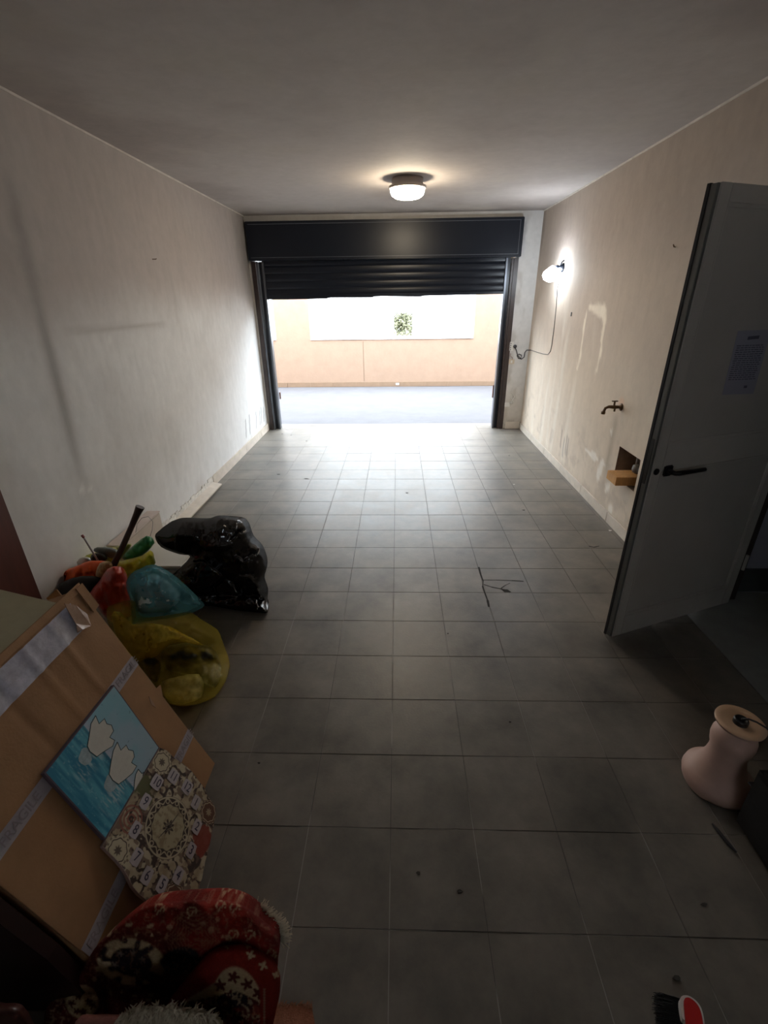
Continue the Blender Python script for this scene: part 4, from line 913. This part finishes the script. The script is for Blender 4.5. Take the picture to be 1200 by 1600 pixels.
# ================================================================ RUG
def ell(X, Y, cx, cy, a, b, r): 
    c, s = math.cos(r), math.sin(r); u = (X-cx)*c+(Y-cy)*s; v = -(X-cx)*s+(Y-cy)*c; return np.hypot(u/a, v/b)
CRM = [.40, .29, .17]; RED = [.20, .018, .012]; DRD = [.075, .012, .010]; NAV = [.022, .014, .018]
def flower(c, X, Y, cx, cy, r, colr, n=5, ph=0):
    a = np.arctan2(Y-cy, X-cx); d = np.hypot(X-cx, Y-cy); return mixc(c, colr, sm(1.08, .92, d/(r*(.72+.28*np.cos(n*(a-ph))))))
def ruga(X, Y):
    c = [RED[i]+0*X for i in range(3)]; c = mixc(c, DRD, sm(.45, .65, fbm(X*.03, Y*.03, 2))*.7)
    c = mixc(c, DRD, sm(300, 270, X)*sm(1440, 1460, Y)*.9)
    for k, (x, y) in enumerate(((345, 1416), (367, 1419), (300, 1425), (365, 1461), (391, 1462), (424, 1492), (250, 1420))):
        d = np.abs(ell(X, Y, x, y, 7, 8, 0)-1); c = mixc(c, CRM, sm(.2, .08, d)*(Y < y+4)*.8)
        c = mixc(c, CRM, sm(1.6, .8, seg(X, Y, x-5, y+8, x+5, y-3))*.7)
    for (x, y, a, b, r) in ((202, 1445, 6, 3, -.4), (235, 1447, 6, 3, -.4), (265, 1448, 5, 4, -.2), (213, 1461, 2, 3, 0), (237, 1461, 2, 3, 0), (193, 1465, 2, 3, 0), (170, 1459, 3, 5, .5), (260, 1464, 3, 6, .2), (318, 1442, 4, 3, 0), (330, 1453, 4, 6, .3), (340, 1437, 3, 4, 0), (355, 1465, 4, 4, 0), (348, 1464, 3, 3, 0), (262, 1508, 6, 8, .3), (236, 1554, 5, 3, -.3), (210, 1556, 3, 2, 0), (232, 1562, 5, 3, -.4), (172, 1550, 2, 5, 0), (190, 1550, 2, 3, 0), (148, 1530, 4, 4, .4), (155, 1515, 7, 4, .3)):
        c = mixc(c, [.36, .18, .11] if x > 250 else CRM, sm(1.15, .85, ell(X, Y, x, y, a, b, r))*.85)
    # geometric ring of cream pieces round a dark centre
    r_ = ell(X, Y, 205, 1503, 44, 30, .15); a_ = np.arctan2(Y-1503, X-205)
    c = mixc(c, NAV, sm(1.25, 1.1, r_)); ringm = sm(.28, .2, np.abs(r_-.98))*sm(.35, .5, vn(a_*3.2+9, r_*2.5, 5)); c = mixc(c, CRM, ringm)
    for k, (x, y) in enumerate(((188, 1490), (208, 1488), (223, 1500), (214, 1518), (180, 1508))): c = flower(c, X, Y, x, y, 6, [.16, .12, .1], 5, k)
    m_ = sm(1.1, .9, ell(X, Y, 283, 1502, 30, 22, -.3)); c = mixc(c, NAV, m_)
    for k in range(9): c = mixc(c, [.3, .17, .1], sm(1.3, .5, np.abs(ell(X, Y, 305, 1465, 12+4*k, 10+4*k, .2)-1)*(12+4*k))*.35*(Y < 1485)*sm(350, 330, X))
    f = ridged(X*.11, Y*.11, 9, 2); c = mixc(c, [.28, .15, .09], sm(.8, .86, f)*.35)
    # left lobe
    c = mixc(c, DRD, sm(1.1, .9, ell(X, Y, 120, 1580, 60, 45, 0))*.6)
    m_ = sm(1.05, .95, ell(X, Y, 128, 1565, 26, 26, .4)); c = mixc(c, CRM, m_)
    for k, (x, y) in enumerate(((123, 1557), (138, 1565), (130, 1582), (144, 1571), (112, 1568), (120, 1580))): c = flower(c, X, Y, x, y, 6.5, DRD, 5, k)
    g = ridged(X*.16+3, Y*.16, 12, 2); c = mixc(c, [.32, .2, .13], sm(.74, .8, g)*sm(118, 100, X)*.8)
    return c
def rugb(X, Y):
    c = [RED[i]+0*X for i in range(3)]
    for (x, y) in ((383, 1478), (393, 1493), (398, 1478)): pass
    for (x, y, r) in ((392, 1492, 8), (411, 1509, 8), (388, 1477, 6), (431, 1524, 6), (355, 1481, 3)): c = flower(c, X, Y, x, y, r, CRM, 4, .4)
    ed = seg(X, Y, 262, 1575, 372, 1512); 
    m_ = sm(0, 3, (Y-1512)-(372-X)*.60)*sm(413, 409, X); # lower inner panel
    arch = sm(1.04, .98, ell(X, Y, 372, 1585, 42, 74, -.12)); arch = np.maximum(arch, (X < 372)*m_)
    pan = mixc([CRM[i]+0*X for i in range(3)], CRM, 0*X)
    for k, (x, y) in enumerate(((365, 1527), (386, 1538), (404, 1552), (344, 1540), (375, 1566), (360, 1556))): pan = flower(pan, X, Y, x, y, 10.5, DRD, 5, k*.7)
    low = sm(0, 2, (Y-1548)-(X-372)*.5*(X > 372)-(372-X)*.2*(X <= 372)); f = ridged(X*.12, Y*.12, 15, 2)
    lw = mixc([DRD[i]+0*X for i in range(3)], NAV, sm(.4, .6, fbm(X*.06, Y*.06, 7))); lw = mixc(lw, [.30, .22, .14], sm(.76, .82, f)*.9); lw = mixc(lw, [.3, .06, .04], sm(.6, .7, fbm(X*.09, Y*.09, 19))*.6)
    pan = mixc(pan, lw, low); c = mixc(c, pan, arch*sm(408, 404, X))
    c = mixc(c, [.24, .12, .08], sm(2.2, 1.2, np.abs(X-413))*(Y > 1545))
    t = sm(.0, 20, (1505-Y)+(X-330)*.35*0)*sm(330, 300, X); c = mixc(c, NAV, t*.5)
    return c
rm = mat('rug_pile', (.2, .02, .015), .95, attr='paint', spec=.1, var=.25, vscale=150, bump=.5, bscale=400)
rug = thing('oriental_rug', 'crumpled dark red oriental rug with cream motifs and fringe', 'rug', (-.7, .65, 0))
part_at(blob('rug_back_fold', [(62, 1640), (68, 1596), (76, 1562), (98, 1540), (128, 1514), (148, 1482), (175, 1455), (205, 1430), (228, 1415), (262, 1409), (330, 1405), (362, 1408), (392, 1421), (415, 1441), (434, 1458), (437, 1480), (434, 1500), (432, 1530), (420, 1600), (410, 1660), (250, 1680), (100, 1680)], .60, .13, rm, rug, width=60, crum=.035, cs=.02, seed=81, step=2.6, rid=.9, colf=ruga, sn=3,
    extra=lambda X, Y: .015*np.sin((X+Y*.6)*.045) + .045*np.exp(-(seg(X, Y, 318, 1412, 330, 1470)/9)**2) - .05*np.exp(-(seg(X, Y, 296, 1420, 268, 1500)/14)**2) - .05*np.exp(-(seg(X, Y, 262, 1490, 330, 1500)/12)**2) + .03*np.exp(-(seg(X, Y, 150, 1500, 250, 1560)/10)**2) - .04*np.exp(-(seg(X, Y, 165, 1540, 180, 1600)/12)**2)), rug)
part_at(blob('rug_front_fold', [(250, 1590), (262, 1565), (290, 1530), (315, 1500), (335, 1482), (360, 1474), (385, 1474), (405, 1484), (424, 1503), (436, 1525), (437, 1550), (431, 1580), (426, 1610), (422, 1660), (300, 1680), (240, 1640)], .56, .16, rm, rug, width=55, crum=.02, cs=.02, seed=84, step=2.2, rid=.9, colf=rugb, sn=3, back=.3), rug)
# fringe: loose cream strands
fm_ = mat('fringe_wool', (.42, .36, .27), .95, spec=.1, var=.2, vscale=100)
mb = MB(); rnd = random.Random(12)
def strands(line, n, L, yref, dr, lift=.0, spread=.5):
    for k in range(n):
        t = rnd.random()*(len(line)-1); i = int(t); f = t-i; x = line[i][0]*(1-f)+line[i+1][0]*f+rnd.gauss(0, 1.5); y = line[i][1]*(1-f)+line[i+1][1]*f+rnd.gauss(0, 2)
        p = at(x, y, 1, yref) if not callable(yref) else yref(x, y)
        if p[2] < .01: p = fl(x, y, .012)
        d = np.array(dr)+np.array([rnd.gauss(0, spread), rnd.gauss(0, spread), rnd.gauss(0, spread*.6)]); d /= np.linalg.norm(d); l = L*rnd.uniform(.5, 1.1)
        q = p+d*l*.5+np.array([0, 0, .004]); r = p+d*l; r[2] = max(r[2], .004); q[2] = max(q[2], .006)
        mb.tube([p, q, r], [.0022, .002, .0008], 3, cap=False)
fp = lambda x, y: at(x, y, 1, .44)
strands([(392, 1424), (412, 1440), (430, 1455), (436, 1472)], 420, .035, .62, (.7, .45, .1), spread=.4)
strands([(190, 1590), (215, 1583), (250, 1578), (300, 1585), (335, 1592)], 1500, .022, fp, (.1, -.4, -.5), spread=.5)
strands([(190, 1600), (240, 1594), (300, 1599), (340, 1606)], 1200, .022, fp, (.1, -.4, .3), spread=.5)
o = part_at(mb.done('fringe', fm_, rug), rug); o['kind'] = 'stuff'
part_at(blob('fringe_band', [(186, 1594), (200, 1586), (222, 1578), (250, 1575), (280, 1580), (312, 1583), (340, 1592), (350, 1606), (350, 1640), (190, 1640)], .47, .03, fm_, rug, crum=.012, cs=.12, seed=86, step=2.5, rid=1), rug)
# folded pinkish woven strip under the fringe and small terracotta mat
o = blob('pink_blanket', [(118, 1596), (140, 1588), (180, 1588), (220, 1594), (280, 1600), (360, 1606), (360, 1680), (118, 1680)], .44, .03, mat('pink_weave', (.34, .13, .10), .95, var=.2, vscale=120), None, crum=.008, cs=.03, seed=88, step=5); tag(o, 'pinkish woven blanket edge at the bottom under the rug fringe', 'blanket')
tm = thing('terracotta_mat', 'small terracotta mat corner poking out right of the rug', 'mat', fl(460, 1600))
q = [fl(425, 1573, .012), fl(440, 1571, .012), fl(478, 1570, .012), fl(488, 1577, .012), fl(494, 1610, .012), fl(500, 1680, .012), fl(425, 1680, .012)]
part_at(MB().poly(q, (0, 0, -1), .01).done('mat_body', mat('terracotta_weave', (.30, .115, .06), .95, var=.2, vscale=90, bump=.4, bscale=300), tm), tm)
mb = MB(); strands_mb = mb
def edge_strands(line, n, L):
    for k in range(n):
        t = rnd.random()*(len(line)-1); i = int(t); f = t-i; p = fl(line[i][0]*(1-f)+line[i+1][0]*f, line[i][1]*(1-f)+line[i+1][1]*f, .012)
        d = np.array([rnd.gauss(0, .5), rnd.gauss(.4, .5), .4]); mb.tube([p, p+d*L*.5, p+d*L], [.0015, .001, .0006], 3, cap=False)
edge_strands([(430, 1573), (440, 1571), (478, 1570), (488, 1577)], 160, .008)
o = part_at(mb.done('mat_edging', mat('terracotta_fringe', (.34, .16, .09), .95), tm), tm); o['kind'] = 'stuff'
# dark board and brown cushion at the bottom left
dw_ = mat('dark_wood', (.020, .009, .008), .4, var=.2, vscale=4)
p0 = [bpt(0.05, .585), bpt(.66, .585)]
o = MB().poly([np.array([-1.30, .56, .005]), np.array([-.80, .56, .005]), bpt(.30, .56, -.0), bpt(.545, .56, -.0), np.array([-1.30, .56, .535])], (0, 1, 0), .035).done('dark_board', dw_); tag(o, 'dark brown board standing against the near end of the cardboard box', 'board')
o = blob('leather_cushion', [(-40, 1580), (0, 1574), (24, 1575), (36, 1585), (48, 1604), (60, 1660), (-40, 1700)], .46, .05, mat('brown_leather', (.06, .022, .018), .3, bump=.1), None, crum=.004, cs=.03, seed=91, step=5, xmin=-3); tag(o, 'brown leather cushion corner in the bottom left corner', 'cushion')

# ================================================================ RIGHT FOREGROUND
vs_ = thing('ceramic_lamp_base', 'pinkish ceramic lamp base with chipped foot beside the black case', 'lamp base', (1.255, 1.262, 0))
vm = mat('ceramic_pink', (.50, .33, .27), .5, var=.07, vscale=12)
prof = [(.112, .0), (.117, .012), (.122, .035), (.118, .055), (.100, .075), (.082, .10), (.069, .135), (.063, .17), (.063, .195), (.069, .215), (.073, .24), (.072, .262), (.062, .285), (.049, .298), (.046, .306), (.055, .315), (.078, .322), (.080, .329)]
mb = MB(); mb.lathe(prof, 72)
for v in mb.bm.verts:                            # chipped, uneven foot
    if v.co.z < .004:
        a = math.atan2(v.co.y, v.co.x); d = 0
        for a0, w_, h_ in ((-2.25, .13, .022), (-2.0, .06, .012), (-1.72, .16, .02), (-1.3, .08, .012), (.6, .15, .02), (2.4, .1, .015)): d = max(d, h_*math.exp(-((a-a0)/w_)**2))
        v.co.z = .001+d
mb.done('ceramic_body', vm, vs_, smooth=True)
MB().lathe([(.080, .329), (.079, .333), (.060, .330), (.030, .3275), (.024, .327)], 60).done('top_plate', mat('ceramic_tan', (.56, .37, .24), .45, var=.06, vscale=20), vs_, smooth=True)
MB().lathe([(.024, .32), (.024, .342), (.021, .347), (.017, .347), (.016, .330), (.001, .330)], 32).done('lamp_socket', mat('socket_black', (.01, .01, .011), .4), vs_, smooth=True)
q = [(0, 0, .345), (.02, -.005, .352), (.045, -.012, .345), (.07, -.03, .337), (.088, -.05, .32), (.095, -.07, .28), (.093, -.10, .26), (.1, -.14, .30)]
MB().tube(q, .0035, 8).done('cord', cab, vs_, smooth=True)
bc2 = thing('black_case', 'matt black case standing on the floor beside the lamp base', 'case', (1.47, .75, 0))
cm = mat('case_black', (.004, .004, .0045), .6, bump=.1)
part_at(MB().box((1.222, .25, .012), (1.73, 1.115, .29), bev=.018).done('case_body', cm, bc2), bc2)
for y in (.5, .84): part_at(MB().box((1.216, y, .19), (1.2215, y+.02, .23), bev=.001).done('clasp', cm, bc2), bc2)
part_at(MB().box((1.225, .252, .20), (1.732, 1.12, .205), bev=.001).done('lid_seam', cab, bc2), bc2)
for x in (1.26, 1.69):
    for y in (.3, 1.07): part_at(MB().box((x-.015, y-.015, 0), (x+.015, y+.015, .0125)).done('foot', cm, bc2), bc2)
o = MB().tube([fl(1113, 1287, .007), fl(1122, 1298, .008), fl(1138, 1318, .008), fl(1151, 1332, .007)], [.003, .006, .006, .003], 8).done('black_stick', cab); tag(o, 'short black stick on the floor in front of the lamp base', 'stick')
# hand brush
def fz2(l): return [(1000+x/6, 1500+y/6) for x, y in l]
hb = thing('hand_brush', 'red and white hand brush with black bristles at the bottom edge', 'brush', fl(1085, 1600))
zt = .055
wo = smooth_poly(fz2([(375, 390), (385, 345), (420, 330), (470, 340), (530, 385), (570, 440), (595, 520), (612, 640), (625, 800), (610, 960), (470, 960), (440, 700), (425, 580), (400, 545), (385, 480)]), 3)
part_at(MB().poly([fl(x, y, zt) for x, y in wo], (0, 0, -1), .02).done('brush_head', mat('brush_white', (.6, .57, .55), .4), hb), hb)
ro = smooth_poly(fz2([(415, 375), (440, 350), (480, 362), (525, 400), (558, 450), (582, 530), (596, 640), (606, 800), (600, 930), (480, 930), (455, 750), (432, 600), (418, 480)]), 3)
part_at(MB().poly([fl(x, y, zt+.006) for x, y in ro], (0, 0, -1), .0055).done('brush_back', mat('brush_red', (.42, .012, .012), .35), hb), hb)
mb = MB(); rnd = random.Random(4)
for k in range(900):
    t = rnd.random(); s = rnd.random(); x = 1000+(375+t*90+rnd.gauss(0, 4))/6+s*8; y = 1500+(380+t*560)/6
    p = fl(x, y, .036); d = np.array([-.055-.0*s+rnd.gauss(0, .004), .018+rnd.gauss(0, .004), -.028+s*.02]); q = p+d
    q[2] = max(q[2], .003); mb.tube([p, p+d*.5+np.array([0, 0, .004]), q], [.0011, .001, .0007], 3, cap=False)
o = part_at(mb.done('bristles', mat('bristle_black', (.008, .008, .009), .5), hb), hb); o['kind'] = 'stuff'

# ================================================================ LITTER ON THE FLOOR
lit = mat('litter_dark', (.03, .026, .022), .8)
def chip(x, y, w, m_, lab, grp, nm, cat):
    c = fl(x, y, .002); rg = random.Random(int(x*7+y)); n = 6
    pts = [c+np.array([w*rg.uniform(.5, 1)*math.cos(2*math.pi*k/n), w*.6*rg.uniform(.5, 1)*math.sin(2*math.pi*k/n), rg.uniform(0, .003)]) for k in range(n)]
    o = MB().poly(pts, (0, 0, -1), .0018).done(nm, m_); tag(o, lab, cat, grp)
for x, y, w, where in ((435, 741, .022, 'left of the middle, towards the left wall'), (479, 748, .028, 'next to the pale scuff left of the middle'), (455, 680, .016, 'just inside the left shutter guide'),
        (479, 689, .014, 'by the threshold, right of its companions'), (441, 678, .014, 'closest to the foot of the left shutter guide'), (636, 770, .02, 'in the worn centre of the floor'), (818, 797, .014, 'halfway along the right skirting'),
        (796, 712, .012, 'on the right near the shutter'), (1058, 1528, .014, 'just above the hand brush'), (797, 1128, .009, 'on the tiles in front of the door'), (718, 1393, .012, 'in the foreground centre, lower of a pair'),
        (654, 1364, .010, 'in the foreground centre, upper of a pair'), (405, 1192, .009, 'to the right of the cardboard box corner'), (700, 990, .006, 'below the cracked tile'), (1100, 1413, .012, 'between the lamp base and the hand brush')):
    chip(x, y, w, lit, 'dark litter fleck '+where, 'flecks of litter on the floor', 'litter_fleck', 'litter')
chip(953, 829, .022, mat('chip_white', (.7, .68, .64), .8), 'white flake of plaster on the floor by the right skirting', None, 'plaster_flake', 'plaster flake')
chip(803, 757, .014, mat('chip_white', (.7, .68, .64), .8), 'tiny white speck on the floor right of the middle', None, 'plaster_speck', 'plaster flake')
# loose dirt lumps where the threshold meets the left guide
chip(449, 671, .03, stone, 'broken stone crumb at the foot of the left shutter guide', None, 'stone_crumb', 'stone')
print('tiles', ntile)
